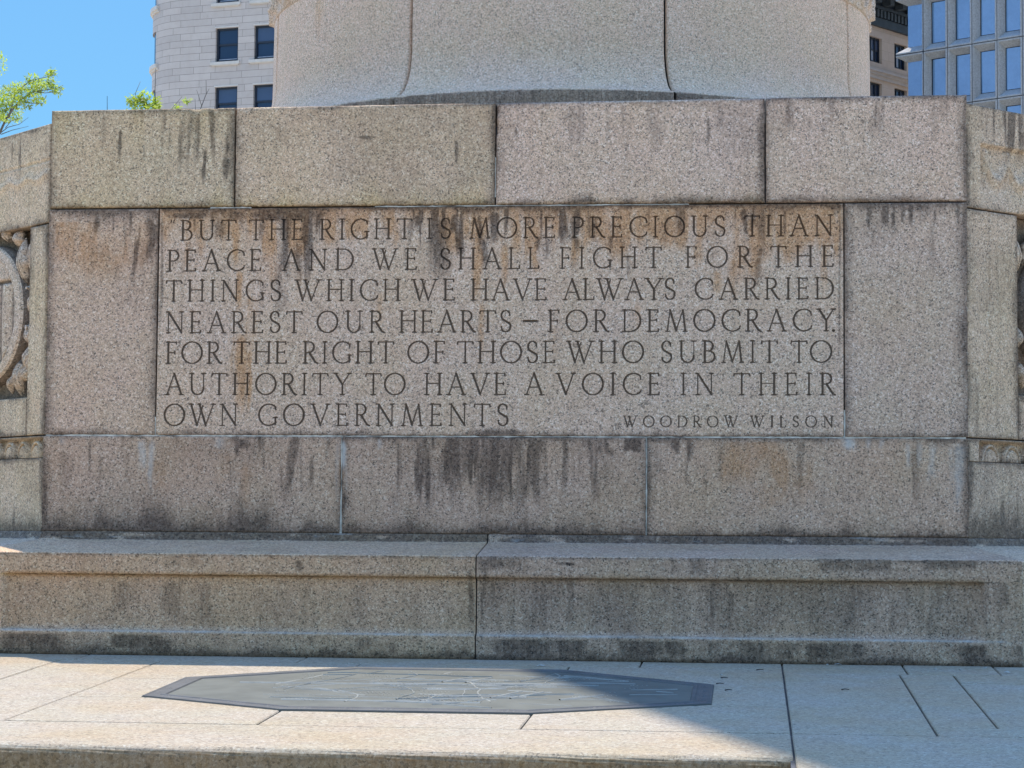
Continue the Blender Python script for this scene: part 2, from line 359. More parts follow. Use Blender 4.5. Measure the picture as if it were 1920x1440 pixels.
for a in [(1380, 830, 900, 40, .5), (1420, 900, 990, 50, .35), (300, 850, 960, 20, .35), (420, 840, 960, 20, .3), (640, 840, 920, 7, .6), (460, 860, 990, 12, .4), (1495, 850, 970, 14, .3)]: streak(W_, RUST, *a)
# plinth front
Q_ = 'plinth'
edge(Q_, SOOT_SHADE, -300, 2100, 1238, 16, 1.0, +1); edge(Q_, SOOT_SHADE, -300, 2100, 1236, 50, .35, +1); edge(Q_, LIME_GLEAM, -300, 1888, 1188, 2.5, .55, +1); edge(Q_, SOOT_SHADE, -300, 1888, 1086, 3, .8, -1)  # soot at the foot; lip shadow and sky-lit sill painted as thin bands
for px in range(-60, 1960, 37):
    q = px + random.uniform(-16, 16); y0 = random.choice([1046, 1088, 1095, 1200])
    streak(Q_, SOOT_SHADE, q, y0, y0 + random.uniform(30, 110), random.uniform(3, 12), random.uniform(.1, .3) * (1.25 if px > 880 else .8))
for a in [(1595, 1085, 1240, 26, .45), (930, 1095, 1180, 14, .4), (1010, 1100, 1190, 22, .45), (1330, 1100, 1200, 14, .5), (1370, 1100, 1200, 10, .5), (880, 1060, 1230, 7, .6), (905, 1050, 1235, 6, .6), (310, 1195, 1240, 30, .8), (560, 1048, 1080, 8, .6), (1120, 1100, 1190, 12, .3), (1710, 1100, 1160, 12, .4), (1880, 1105, 1150, 10, .5)]: streak(Q_, SOOT_SHADE, *a)
blob(Q_, SOOT_SHADE, 1060, 1058, 18, 2.5, .9); edge(Q_, SOOT_SHADE, -200, 1930, 1043, 6, .45, -1)
edge(Q_, ALG, -300, 900, 1078, 6, .8, -1); edge(Q_, RUST, -300, 900, 1044, 60, .25, -1); edge(Q_, ALG, 900, 1930, 1086, 6, .5, -1)

# ------------------------------------------------------------------ stone blocks with softened arrises
def grid_faces(nu, nv, flip=False):
    i = np.arange(nu - 1)[:, None]; j = np.arange(nv - 1)[None, :]
    a = (i * nv + j).ravel(); b = ((i + 1) * nv + j).ravel(); c = ((i + 1) * nv + j + 1).ravel(); d = (i * nv + j + 1).ravel()
    return np.stack([a, b, c, d] if not flip else [a, d, c, b], 1)
def params(n_len, step, r):
    n = max(2, int(round((n_len - 2 * r) / step)))
    e = np.array([0, .12, .35, .65, 1.0]) * r
    return np.concatenate([e[:-1], np.linspace(r, n_len - r, n + 1), n_len - e[:-1][::-1]])
class Frame:
    def __init__(s, o, u, n): s.o = np.array(o, float); s.u = np.array(u, float); s.n = np.array(n, float)
    def P(s, U, D, Z):
        U = np.asarray(U, float); D = np.asarray(D, float); Z = np.asarray(Z, float)
        return np.stack([s.o[0] + U * s.u[0] + D * s.n[0], s.o[1] + U * s.u[1] + D * s.n[1], Z + s.o[2]], -1)
FRONT = Frame((0, 0, 0), (1, 0, 0), (0, -1, 0))
K = math.sqrt(.5)
DL = Frame((-2.3, 0, 0), (-K, K, 0), (-K, -K, 0))      # diagonal faces; u runs away from the corner
DR = Frame((2.3, 0, 0), (K, K, 0), (K, -K, 0))

def stone(name, fr, u0, u1, zb, zt, parent, depth=.5, step=.0075, r=.007, mat=None, field=None, tint=None, carve=None, seed=0, jitter=.0016, front=0.0, grime=1.45):
    """block whose face is a fine grid; zb / zt are (left, right) heights"""
    if not isinstance(zb, tuple): zb = (zb, zb)
    if not isinstance(zt, tuple): zt = (zt, zt)
    H = (zt[0] - zb[0] + zt[1] - zb[1]) / 2
    ps = params(u1 - u0, step, r) / (u1 - u0); qs = params(H, step, r) / H
    A, B = np.meshgrid(ps, qs, indexing='ij')
    U = u0 + (u1 - u0) * A
    Z0 = zb[0] + (zb[1] - zb[0]) * A; Z1 = zt[0] + (zt[1] - zt[0]) * A; Z = Z0 + (Z1 - Z0) * B
    du = np.minimum(A, 1 - A) * (u1 - u0); dz = np.minimum(B, 1 - B) * H
    # slightly ragged arris
    rr = r * (1 + .9 * (fbm(U * 30 + seed, Z * 30, seed) - .5) + 1.6 * sst(.68, .85, fbm(U * 9 + seed, Z * 9, seed + 3)))
    e = np.clip(1 - np.minimum(du, dz) / rr, 0, 1)
    D = front - rr * (1 - np.sqrt(np.clip(1 - e * e, 0, 1)))
    D = D + (fbm(U * 8, Z * 8, seed + 9) - .5) * jitter
    if carve is not None: D = D + carve(U, Z)
    V = fr.P(U, D, Z); nu, nv = A.shape
    F = grid_faces(nu, nv)
    if np.cross(fr.u, (0, 0, 1)) @ fr.n < 0: F = F[:, ::-1]
    # border ring pulled back to close the block
    ring = [(i, 0) for i in range(nu)] + [(nu - 1, j) for j in range(1, nv)] + [(i, nv - 1) for i in range(nu - 2, -1, -1)] + [(0, j) for j in range(nv - 2, 0, -1)]
    ids = np.array([i * nv + j for i, j in ring]); ru = np.array([U[i, j] for i, j in ring]); rz = np.array([Z[i, j] for i, j in ring])
    b = nu * nv; k = len(ids)
    R1 = fr.P(ru, np.full(k, front - max(.02, 2.5 * r)), rz); R2 = fr.P(ru, np.full(k, front - depth), rz)
    V = np.concatenate([V.reshape(-1, 3), R1, R2])
    nx = (np.arange(k) + 1) % k
    S1 = np.stack([ids, b + np.arange(k), b + nx, ids[nx]], 1); S2 = np.stack([b + np.arange(k), b + k + np.arange(k), b + k + nx, b + nx], 1)
    if np.cross(fr.u, (0, 0, 1)) @ fr.n < 0: S1 = S1[:, ::-1]; S2 = S2[:, ::-1]
    F = np.concatenate([F, S1, S2])
    st = np.zeros((len(V), 4))
    if field is not None:
        fs = field(U, Z)
        if grime:
            dl = du + .05 * (fbm(U * 6 + seed, Z * 6, seed + 2) - .5); dv = dz + .05 * (fbm(U * 6, Z * 6 + seed, seed + 5) - .5)
            g = np.maximum(.62 * np.exp(-np.clip(dl, 0, 9) / .045), .62 * np.exp(-np.clip(dv, 0, 9) / .03)) * (.3 + 1.1 * fbm(U * 2.2 + seed, Z * 2.2, seed + 8))
            g = np.maximum(g, .24 * sst(.48, .72, fbm(U * 1.6 + seed * 3, Z * 2.4, seed + 11, 4)))
            fs[..., 0] = np.maximum(fs[..., 0], g * grime * .8)
        st[:nu * nv] = fs.reshape(-1, 4)
    st[nu * nv:] = st[ids].tolist() * 2
    return mesh_np(name, V, F, mat or M_WALL, parent, True, stain_shade=st, tint=tint)
fW = lambda U, Z: stain_field('wall', U, Z)

# ================================================================== THE MONUMENT
YA = 4.45                                         # axis of the column
MON = empty('war_memorial', (0, YA, -.62), 'weathered pinkish granite war memorial with carved inscription, stepped plinth and round drum', 'memorial')
G = .0028
ZM, ZL, ZB = 1.617, .466, -.018
T1 = (1.0, .97, .84); T2 = (1.04, .97, .86); T3 = (1.08, 1.0, .98); T4 = (1.08, 1.0, .98)
cop = [(-2.295, -1.338, (2.123, 2.127), T1), (-1.338, -.013, (2.127, 2.135), T2), (-.013, 1.324, (2.134, 2.141), T3), (1.324, 2.303, (2.143, 2.147), T4)]
for i, (a, b, zt, t) in enumerate(cop):
    stone('coping_block', FRONT, a + (G if i else 0), b - (G if i < 3 else 0), ZM + G, zt, MON, depth=.62, field=fW, tint=t, seed=i * 7 + 1, r=.013)
stone('pier_block', FRONT, -2.297, -1.7245 - G, (ZL + G, ZL + G), ZM - G, MON, field=fW, tint=(1.0, .91, .86), seed=31, front=-.002)
stone('pier_block', FRONT, 1.707 + G, 2.300, ZL + G, ZM - G, MON, field=fW, tint=(.98, .92, .90), seed=37, front=.001)
for i, (a, b) in enumerate([(-2.302, -.772), (-.772, .745), (.745, 2.300)]):
    stone('base_block', FRONT, a + (G if i else 0), b - (G if i < 2 else 0), ZB + .002, ZL - G, MON, field=fW, tint=[(.86, .77, .72), (.84, .75, .70), (.90, .81, .75)][i], seed=i * 5 + 41)

# ------------------------------------------------------------------ inscription
TK, TN = .039, .022
def arc(cx, cy, rx, ry, a0, a1, n=14):
    out = []
    for i in range(n):
        t0 = math.radians(a0 + (a1 - a0) * i / n); t1 = math.radians(a0 + (a1 - a0) * (i + 1) / n); tm = (t0 + t1) / 2
        w_ = TN + (TK - TN) * abs(math.cos(tm)) ** 1.3
        out.append((cx + rx * math.cos(t0), cy + ry * math.sin(t0), cx + rx * math.cos(t1), cy + ry * math.sin(t1), w_))
    return out
def serif(x, y, l=.10): return [(x - l, y, x + l, y, .020), (x - l * .45, y, x + l * .45, y, .032)]
def stem(x, y0=0.0, y1=1.0, w_=None, s0=True, s1=True):
    o = [(x, y0 + .02, x, y1 - .02, w_ or TK)]
    if s0: o += serif(x, y0 + .022)
    if s1: o += serif(x, y1 - .022)
    return o
def bar(x0, x1, y, tick=0.0, tick2=0.0):
    o = [(x0, y, x1, y, TN)]
    if tick: o.append((x1, y, x1 + .01, y + tick, .03))
    if tick2: o.append((x0, y, x0 - .01, y + tick2, .03))
    return o
GL = {
 'A': (.86, stem(.0, 0, 0, s0=False, s1=False)[:0] + [(.10, .03, .42, .98, TN), (.42, .98, .76, .03, TK)] + serif(.10, .022) + serif(.76, .022) + bar(.23, .64, .36)),
 'B': (.56, stem(.10) + bar(.10, .28, .975) + bar(.10, .30, .53) + bar(.10, .30, .025) + arc(.27, .755, .19, .22, -90, 90, 8) + arc(.29, .275, .25, .25, -90, 90, 8)),
 'C': (.82, arc(.50, .5, .45, .48, 48, 312, 20) + [(.80, .86, .815, .72, .03), (.80, .14, .83, .24, .025)]),
 'D': (.84, stem(.10) + bar(.10, .36, .975) + bar(.10, .36, .025) + arc(.36, .5, .44, .475, -90, 90, 14)),
 'E': (.54, stem(.10) + bar(.10, .46, .975, -.09) + bar(.10, .42, .52, 0) + [(.42, .47, .42, .57, .025)] + bar(.10, .49, .025, .10)),
 'F': (.50, stem(.10) + bar(.10, .46, .975, -.09) + bar(.10, .40, .50) + [(.40, .45, .40, .55, .025)]),
 'G': (.86, arc(.50, .5, .45, .48, 48, 318, 20) + stem(.80, .06, .40, s0=False) + [(.80, .86, .815, .74, .03)]),
 'H': (.78, stem(.10) + stem(.68) + bar(.10, .68, .53)),
 'I': (.20, stem(.10)),
 'L': (.54, stem(.10) + bar(.10, .48, .025, .12)),
 'M': (.98, [(.09, .03, .20, .97, TN), (.20, .97, .48, .05, TK), (.48, .05, .77, .97, TN), (.77, .97, .88, .03, TK)] + serif(.09, .022, .08) + serif(.88, .022, .09)),
 'N': (.84, [(.11, .03, .11, .97, TN), (.11, .97, .72, .03, TK), (.72, .03, .72, .97, TN)] + serif(.11, .022, .09) + serif(.72, .978, .09) + [(.02, .975, .12, .975, .026)]),
 'O': (.96, arc(.48, .5, .455, .485, 0, 360, 28)),
 'P': (.54, stem(.10) + bar(.10, .28, .975) + bar(.10, .28, .48) + arc(.27, .73, .23, .245, -90, 90, 10)),
 'R': (.66, stem(.10) + bar(.10, .28, .975) + bar(.10, .28, .50) + arc(.27, .74, .22, .235, -90, 90, 10) + [(.28, .49, .56, .06, TK), (.56, .06, .66, .015, .035)]),
 'S': (.52, arc(.26, .745, .19, .235, 30, 90, 5) + arc(.26, .745, .20, .235, 90, 225, 9) + [(.12, .58, .38, .42, TK)] + arc(.25, .26, .22, .24, 45, -90, 9) + arc(.25, .26, .20, .24, -90, -150, 5) + [(.425, .87, .435, .76, .028), (.075, .13, .06, .25, .028)]),
 'T': (.72, stem(.36, s1=False) + [(.03, .965, .69, .965, TN), (.03, .965, .005, .86, .028), (.69, .965, .715, .87, .028)]),
 'U': (.76, [(.11, .30, .11, .98, TK), (.66, .30, .66, .98, TN)] + serif(.11, .978) + serif(.66, .978) + arc(.385, .32, .275, .30, 180, 360, 14)),
 'V': (.84, [(.08, .97, .43, .03, TK), (.43, .03, .76, .97, TN)] + serif(.08, .978) + serif(.76, .978)),
 'W': (1.2, [(.08, .97, .36, .03, TK), (.36, .03, .62, .92, TN), (.46, .97, .76, .03, TK), (.76, .03, 1.10, .97, TN)] + serif(.08, .978) + serif(.46, .978, .08) + serif(1.10, .978)),
 'Y': (.78, [(.08, .97, .39, .48, TK), (.39, .48, .70, .97, TN)] + stem(.39, 0, .50, s1=False) + serif(.08, .978) + serif(.70, .978)),
 '-': (.55, [(.02, .5, .53, .5, .045)]),
 '.': (.12, [(.06, .03, .061, .03, .06)]),
 '"': (.34, [(.08, 1.0, .05, .88, .022), (.22, 1.0, .19, .88, .022)]),
}
# word, left px, right px ; each row with cap line and base line at the two ends (px)
ROWS = [
 ((413, 451.5), (402, 442), [('"', 318, 330), ('BUT', 338.6, 442), ('THE', 466, 568), ('RIGHT', 600, 772), ('IS', 801, 845.5), ('MORE', 880.6, 1041), ('PRECIOUS', 1073, 1360.5), ('THAN', 1395.7, 1562)]),
 ((468.5, 509), (460, 500), [('PEACE', 314, 490), ('AND', 528.7, 663), ('WE', 698, 781.7), ('SHALL', 824.6, 1012), ('FIGHT', 1050, 1240), ('FOR', 1286, 1410), ('THE', 1445, 1563.6)]),
 ((525, 565.5), (520, 561), [('THINGS', 311, 527), ('WHICH', 553, 750), ('WE', 772, 853), ('HAVE', 883, 1025), ('ALWAYS', 1055, 1267), ('CARRIED', 1302, 1563.6)]),
 ((584, 625), (578.5, 621), [('NEAREST', 311, 566), ('OUR', 594, 720), ('HEARTS', 749, 959), ('-', 981, 1007), ('FOR', 1028, 1141), ('DEMOCRACY', 1167, 1566), ('.', 1560, 1565)]),
 ((640.5, 682), (638, 680), [('FOR', 311, 415), ('THE', 438, 538), ('RIGHT', 568, 738), ('OF', 764, 834), ('THOSE', 857, 1041), ('WHO', 1063, 1207), ('SUBMIT', 1239, 1458), ('TO', 1483, 1560)]),
 ((699.5, 740.5), (699, 741), [('AUTHORITY', 309, 657.6), ('TO', 685, 759.5), ('HAVE', 796, 949), ('A', 983, 1020), ('VOICE', 1043, 1237.6), ('IN', 1277, 1339), ('THEIR', 1375.6, 1566)]),
 ((757, 798.5), (756.5, 799), [('OWN', 307, 446), ('GOVERNMENTS', 483, 953.5)]),
 ((779.5, 800.5), (779.5, 801), [('WOODROW', 1169, 1384), ('WILSON', 1407, 1562)]),
]
def inscription():
    u0, u1, z0, z1 = -1.7245 + G, 1.707 - G, ZL + G, ZM - G
    stp = .0023; r = .006
    us = np.concatenate([[0, .0012, .003], np.arange(.006, u1 - u0 - .006, stp), [u1 - u0 - .003, u1 - u0 - .0012, u1 - u0]]) + u0
    zs = np.concatenate([[0, .0012, .003], np.arange(.006, z1 - z0 - .006, stp), [z1 - z0 - .003, z1 - z0 - .0012, z1 - z0]]) + z0
    nu, nv = len(us), len(zs)
    U, Z = np.meshgrid(us, zs, indexing='ij')
    dep = np.zeros((nu, nv)); who = np.full((nu, nv), -1, dtype=np.int16); lid = -1
    for li, ((tl, bl), (tr, br), words) in enumerate(ROWS):
        for wd, xa, xb in words:
            ka = (xa - 310) / 1255.0; kb = (xb - 310) / 1255.0
            xl, zl = on_y(xa, bl + (br - bl) * ka); xr, zr = on_y(xb, bl + (br - bl) * kb)
            _, zt = on_y(xa, tl + (tr - tl) * ka); h = zt - zl
            ws = [GL[c][0] * h for c in wd]; tot = sum(ws)
            k = 1.0
            if len(wd) > 1:
                gap = ((xr - xl) - tot) / (len(wd) - 1)
                if gap < .04 * h: k = ((xr - xl) - .04 * h * (len(wd) - 1)) / tot; gap = .04 * h
            else:
                gap = 0; k = (xr - xl) / tot if wd not in '.' else 1.0
            x = xl
            for c, w0 in zip(wd, ws):
                lid += 1
                zb_ = zl + (zr - zl) * ((x - xl) / max(1e-6, xr - xl))
                for (ax, ay, bx, by, hw) in GL[c][1]:
                    hw = hw * h * random.uniform(.94, 1.06) * (1.0 if li < 7 else 1.15)
                    p = np.array([x + ax * h * k, zb_ + ay * h]); q = np.array([x + bx * h * k, zb_ + by * h])
                    lo = np.minimum(p, q) - hw - .003; hi = np.maximum(p, q) + hw + .003
                    i0, i1 = np.searchsorted(us, [lo[0], hi[0]]); j0, j1 = np.searchsorted(zs, [lo[1], hi[1]])
                    if i1 <= i0 or j1 <= j0: continue
                    uu = U[i0:i1, j0:j1]; zz = Z[i0:i1, j0:j1]
                    d = q - p; L2 = max(1e-9, d @ d)
                    t = np.clip(((uu - p[0]) * d[0] + (zz - p[1]) * d[1]) / L2, 0, 1)
                    ds = np.hypot(uu - p[0] - t * d[0], zz - p[1] - t * d[1])
                    v = np.clip(hw - ds, 0, None) * 1.9
                    sub = dep[i0:i1, j0:j1]; ms = v > sub
                    sub[ms] = v[ms]; who[i0:i1, j0:j1][v > .0003] = lid
                x += w0 * k + gap
    du = np.minimum(U - u0, u1 - U); dz = np.minimum(Z - z0, z1 - Z)
    e = np.clip(1 - np.minimum(du, dz) / r, 0, 1)
    D = -r * (1 - np.sqrt(np.clip(1 - e * e, 0, 1))) + (fbm(U * 9, Z * 9, 77) - .5) * .0018 - dep - .002
    V = FRONT.P(U, D, Z).reshape(-1, 3)
    st = stain_field('wall', U, Z)
    st = st.reshape(-1, 4)
    F = grid_faces(nu, nv)
    wv = who.reshape(-1)
    fl = wv[F].max(1)
    def compact(sel):
        f = F[sel]; ids, inv = np.unique(f, return_inverse=True)
        return V[ids], inv.reshape(f.shape), st[ids]
    v, f, s = compact(fl < 0)
    # closing ring: a plain box behind, its front open
    panel = mesh_np('inscription_panel', v, f, M_WALL, MON, True, stain_shade=s, tint=(1.05, .98, .94))
    panel['label'] = 'stained granite panel carved with the quotation'
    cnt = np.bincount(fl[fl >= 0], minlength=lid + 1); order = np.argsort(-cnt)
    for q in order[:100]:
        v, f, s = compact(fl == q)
        mesh_np('carved_letter', v, f, M_CUT, panel, True, stain_shade=s)
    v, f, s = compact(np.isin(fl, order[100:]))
    mesh_np('carved_letter', v, f, M_CUT, panel, True, stain_shade=s)['kind'] = 'stuff'
    return panel
PANEL = inscription()

# ------------------------------------------------------------------ mortar and core
mb = MB()
CORE = [(-2.20, .03), (2.20, .03), (2.19, .16), (3.40, 1.37), (3.40, 7.5), (2.2, 8.8), (-2.2, 8.8), (-3.40, 7.5), (-3.40, 1.37), (-2.19, .16)]
n = len(CORE)
mb.add([(x, y, -1.0) for x, y in CORE] + [(x, y, 2.02) for x, y in CORE], [tuple(range(n))[::-1], tuple(range(n, 2 * n))] + [(i, (i + 1) % n, n + (i + 1) % n, n + i) for i in range(n)])
mb.build('rubble_core', M_CORE, MON)
def mortar(pts_l, wid=.0044, depth=.0035, horiz=True, jit=.5, skip=()):
    """pale pointing left in a joint, ragged edged; pts (a, b, c): horizontal from x=a to x=b at z=c, or vertical"""
    a, b, c = pts_l; nn = max(6, int(abs(b - a) / .012)); V = []; F = []
    for i in range(nn + 1):
        t = a + (b - a) * i / nn; h = wid * max(.12, fbm(t * 17, c * 9, 4) * 1.9 - .25)
        cc = c + random.uniform(-.001, .001)
        d = -depth - random.uniform(0, .002)
        for sgn, dd in ((-1, .02), (-1, 0), (1, 0), (1, .02)):
            p = (t, -d + dd, cc + sgn * h) if horiz else (cc + sgn * h, -d + dd, t)
            V.append(p)
    for i in range(nn):
        for j in range(3): F.append((i * 4 + j, (i + 1) * 4 + j, (i + 1) * 4 + j + 1, i * 4 + j + 1))
    mesh_np('mortar_joint', np.array(V), F, M_MORTAR, MON, False)
mortar((-2.29, 1.70, ZL)); mortar((1.70, 2.29, ZL), .006, .002)
mortar((-1.46, -1.25, ZM), .0045, .003); mortar((-.62, .95, ZM), .003, .004)
mortar((ZB, ZL, -.772), .0055, .002, False); mortar((ZB, ZL, .745), .0045, .003, False); mortar((ZL, .60, 1.7085), .006, .002, False); mortar((ZL, .56, -1.7245), .004, .003, False)
mortar((1.66, 1.86, -.013), .0025, .006, False)

# ------------------------------------------------------------------ diagonal (chamfered) faces with carved relief
LEN = 1.66
def diag_face(fr, side):
    fld_y = lambda U, Z: np.stack([
        .9 * sst(.56, .8, fbm(U * 26, Z * 2.2, 5 + side)) * sst(1.75, 2.1, Z) + .8 * np.exp(-(Z - ZB) / (.07 if side < 0 else .16)) * (Z > ZB - .1) + .35 * sst(.6, .8, fbm(U * 14, Z * 1.5, 8 + side)),
        .2 * sst(.5, .8, fbm(U * 3, Z * 3, 15)), 0 * U, (.4 if side < 0 else .25) * sst(.35, .65, fbm(U * 2.5, Z * 4, 9)) * sst(.2, .9, Z)], -1)
    warm = (1.03, 1.0, .88) if side < 0 else (1.0, .96, .88)
    zt = 2.056 if side < 0 else 2.104; zm = 1.545 if side < 0 else 1.588
    def carve_top(U, Z):
        if side < 0:                                              # shadow line and slack swag
            g = -.006 * np.exp(-((Z - 1.868 - .002 * np.sin(U * 40)) / .004) ** 2)
            sw = .008 * np.exp(-((Z - 1.79 - .012 * np.cos((U - .02) * 30)) / .02) ** 2)
            return 1.6 * g + sw
        rec = sst(.105, .112, U) * sst(1.918, 1.906, Z) * -.020
        e = Z - 1.77
        dr = np.zeros_like(U)
        for k in range(4):                                        # hanging folds between peaks
            c = .150 + k * .175
            y = 1.875 - .10 * np.clip(1 - ((U - c - .0875) / .085) ** 2, 0, 1)
            dr = np.maximum(dr, .020 * np.exp(-((Z - y + .03) / .035) ** 2) * (np.abs(U - c - .0875) < .088))
            dr = np.maximum(dr, .024 * np.exp(-((U - c) / .011) ** 2) * sst(1.66, 1.84, Z) * sst(1.905, 1.885, Z))
        fade = sst(1.80, 1.60, Z) * .020 * sst(.105, .112, U)
        return 1.1 * (rec + dr * sst(.105, .13, U) + fade)
    stone('upper_block', fr, .002, LEN, zm + G, zt, MON, depth=.5, carve=carve_top, field=fld_y, tint=warm, seed=60 + side)
    # relief zone
    us, ue = (.195, LEN - .195) if side < 0 else (.386, LEN - .386 + .1)
    zr = .665 if side < 0 else .69
    stone('pilaster_strip', fr, .002, us, ZL + G, zm - G, MON, depth=.3, field=fld_y, tint=warm, seed=65 + side,
          carve=(None if side < 0 else (lambda U, Z: -.010 * np.exp(-((U - .163 - .006 * np.sin(Z * 22) - .004 * np.sin(Z * 57)) / .0035) ** 2) * sst(.5, .75, Z) + .007 * np.exp(-((U - .148 - .006 * np.sin(Z * 19)) / .008) ** 2) * sst(.9, 1.2, Z))))
    stone('pilaster_strip', fr, ue, LEN, ZL + G, zm - G, MON, depth=.3, field=fld_y, tint=warm, seed=67 + side)
    stone('sill_block', fr, us, ue, ZL + G, zr, MON, depth=.3, field=fld_y, tint=warm, seed=69 + side, r=.004)
    recess_shade = lambda U, Z: np.stack([.95 * (.7 + .6 * fbm(U * 9, Z * 9, 4)), 0 * U, 0 * U, 0 * U], -1)  # shade of the deep undercut painted near-black over the recess floor
    rel = stone('relief_panel', fr, us - .01, ue + .01, zr - .01, zm, MON, depth=.2, step=.015, field=recess_shade, tint=tuple(x * .95 for x in warm), seed=70, front=-.08, grime=0)
    cu, cz = (LEN / 2, 1.12)
    cu = .685 if side < 0 else .86
    # shield boss: domed oval with raised rim
    nt_, nr = 220, 90; V = []; SS = []
    hw, hh = .415, .375
    for i in range(nr + 1):
        q = i / nr
        for j in range(nt_):
            t = 2 * math.pi * j / nt_
            du, dz = math.cos(t) * q * hw, math.sin(t) * q * hh
            d = -.085 + (.088 * math.sqrt(max(0, 1 - .35 * q ** 4)) if q < .999 else 0)
            if .84 < q < .97: d += .012
            d -= .022 * math.exp(-((dz - .16) / .009) ** 2) * (q < .84)
            if dz < .15 and q < .82: d += .012 * math.sin(du * 48)
            V.append(fr.P(cu + du, d, cz + dz))
            SS.append((max(1.0 * (q > .985), .9 * math.exp(-((dz - .16) / .010) ** 2) * (q < .84), .7 * math.exp(-((q - .83) / .012) ** 2), .55 * max(0, -math.sin(du * 48)) ** 2 * (dz < .15 and q < .82)), 0, 0, 0))  # crevice shade painted round the rim and into the grooves
    F = np.array([[i * nt_ + j, i * nt_ + (j + 1) % nt_, (i + 1) * nt_ + (j + 1) % nt_, (i + 1) * nt_ + j] for i in range(nr) for j in range(nt_)])
    mesh_np('shield', np.array(V), F, M_WALL, rel, True, stain_shade=np.array(SS), tint=(.98, .96, .92))
    def leaf(u, z, ang, L, Wd, lift):
        V = []; SS = []; nl, nw = 14, 10
        for i in range(nl + 1):
            a = i / nl; ww = Wd * math.sin(math.pi * min(1, a * .93 + .05)) ** .8 * (1 + .18 * math.sin(a * 19))
            for j in range(nw + 1):
                b = j / nw * 2 - 1
                x = a * L; y = b * ww
                d = lift * (math.sin(math.pi * (a * .85 + .1))) * (1 - .75 * b * b) - .006 * math.exp(-(b / .15) ** 2)
                SS.append((max(1.0 * (abs(b) > .85), .6 * math.exp(-(b / .12) ** 2), .9 * (a < .08)), 0, 0, 0))  # shade painted dark along leaf edges, midrib and root
                V.append(fr.P(u + x * math.cos(ang) - y * math.sin(ang), -.058 + d * 1.15, z + x * math.sin(ang) + y * math.cos(ang)))
        F = np.array([[i * (nw + 1) + j, (i + 1) * (nw + 1) + j, (i + 1) * (nw + 1) + j + 1, i * (nw + 1) + j + 1] for i in range(nl) for j in range(nw)])
        mesh_np('carved_leaf', np.array(V), F, M_WALL, rel, True, stain_shade=np.array(SS), tint=(.96, .94, .90))
    if side < 0:
        for u, z, an, L, Wd, li in [(.235, 1.30, 95, .22, .035, .05), (.30, 1.26, 80, .25, .05, .06), (.40, 1.46, 100, .10, .05, .05), (.26, 1.10, 120, .16, .035, .045), (.225, .93, 70, .13, .03, .05), (.22, .90, -75, .12, .03, .045), (.30, .82, 130, .16, .05, .05), (.33, .76, 145, .13, .04, .045), (.30, .86, -80, .17, .022, .055), (.345, .87, -88, .19, .026, .06), (.40, .80, -60, .12, .03, .05), (.50, 1.50, 60, .10, .04, .05)]:
            leaf(u, z, math.radians(an), L, Wd, li)
        for u, z, rr in [(.245, 1.03, .022), (.225, .995, .018), (.25, 1.235, .016)]:
            pts = [fr.P(u, -.07 + .042 * t, z) for t in (0, .5, 1, 1.4)]
            mb = MB(); mb.tube(pts, rr, rr * .55, 10)
            mb.build('carved_berry', M_WALL, rel, True)
    else:
        for u, z, an, L, Wd, li in [(.42, 1.30, 95, .2, .04, .05), (.47, 1.35, 60, .2, .05, .06), (.41, .92, 75, .12, .03, .05), (.43, .86, -70, .14, .035, .05)]:
            leaf(u, z, math.radians(an), L, Wd, li)
    # egg-and-dart band and lower block
    b0 = .0 if side < 0 else .075
    def band(U, Z):
        d = np.full_like(U, -.004)
        per = .1475 if side < 0 else .165
        ph = ((U - b0 - .02) / per) % 1.0
        zz = (Z - .355) / .095
        rr = np.hypot((ph - .5) / .42, np.clip(zz, 0, 1) / .95)
        act = sst(b0 + .005, b0 + .02, U)
        dd = -.026 + .024 * sst(1.02, .90, rr) - .012 * np.exp(-((rr - .72) / .05) ** 2)
        return 1.6 * act * dd * (Z < .452)
    stone('carved_band', fr, .002, LEN, .352 + .001, ZL - G, MON, depth=.3, step=.0045, r=.003, carve=band, field=fld_y, tint=warm, seed=80)
    stone('base_block', fr, .002, LEN, ZB, .352 - .001, MON, depth=.3, field=fld_y, tint=tuple(x * .97 for x in warm), seed=82, r=.003)
diag_face(DL, -1); diag_face(DR, 1)
# the square flanks behind the chamfers, plain ashlar
for sx in (-1, 1):
    fr = Frame((sx * (2.3 + LEN * K), LEN * K, 0), (0, 1, 0), (sx, 0, 0))
    for z0, z1 in ((ZB, ZL), (ZL, 1.56), (1.56, 2.06)):
        for k in range(4):
            stone('flank_block', fr, k * 1.6 + G, k * 1.6 + 1.6 - G, z0 + G, z1 - G, MON, depth=.3, step=.1, seed=90 + k)

# ------------------------------------------------------------------ plinth: swept section with wash, moulded edge and sunk panel
PROF = [(-.01, -.012), (0, -.020), (.005, -.023), (.009, -.032), (.013, -.044), (.019, -.053), (.03, -.059), (.06, -.063)]
for i in range(1, 22): PROF.append((.06 + (.466 - .06) * i / 21, -.063 - (.116 - .063) * i / 21))
PROF += [(.474, -.1175), (.478, -.120), (.480, -.124)]
REC0 = len(PROF)
for z in np.linspace(-.14, -.214, 7): PROF.append((.480, z))
for i in range(1, 4): PROF.append((.480 - .030 * i / 3, -.216 - .016 * i / 3))
for z in np.linspace(-.238, -.470, 19): PROF.append((.450, z))
for i in range(1, 5): PROF.append((.450 + .030 * i / 4, -.480 - .012 * i / 4))
for z in np.linspace(-.503, -.600, 9): PROF.append((.480, z))
PROF += [(.474, -.609), (.45, -.617)]
PROF = np.array(PROF)
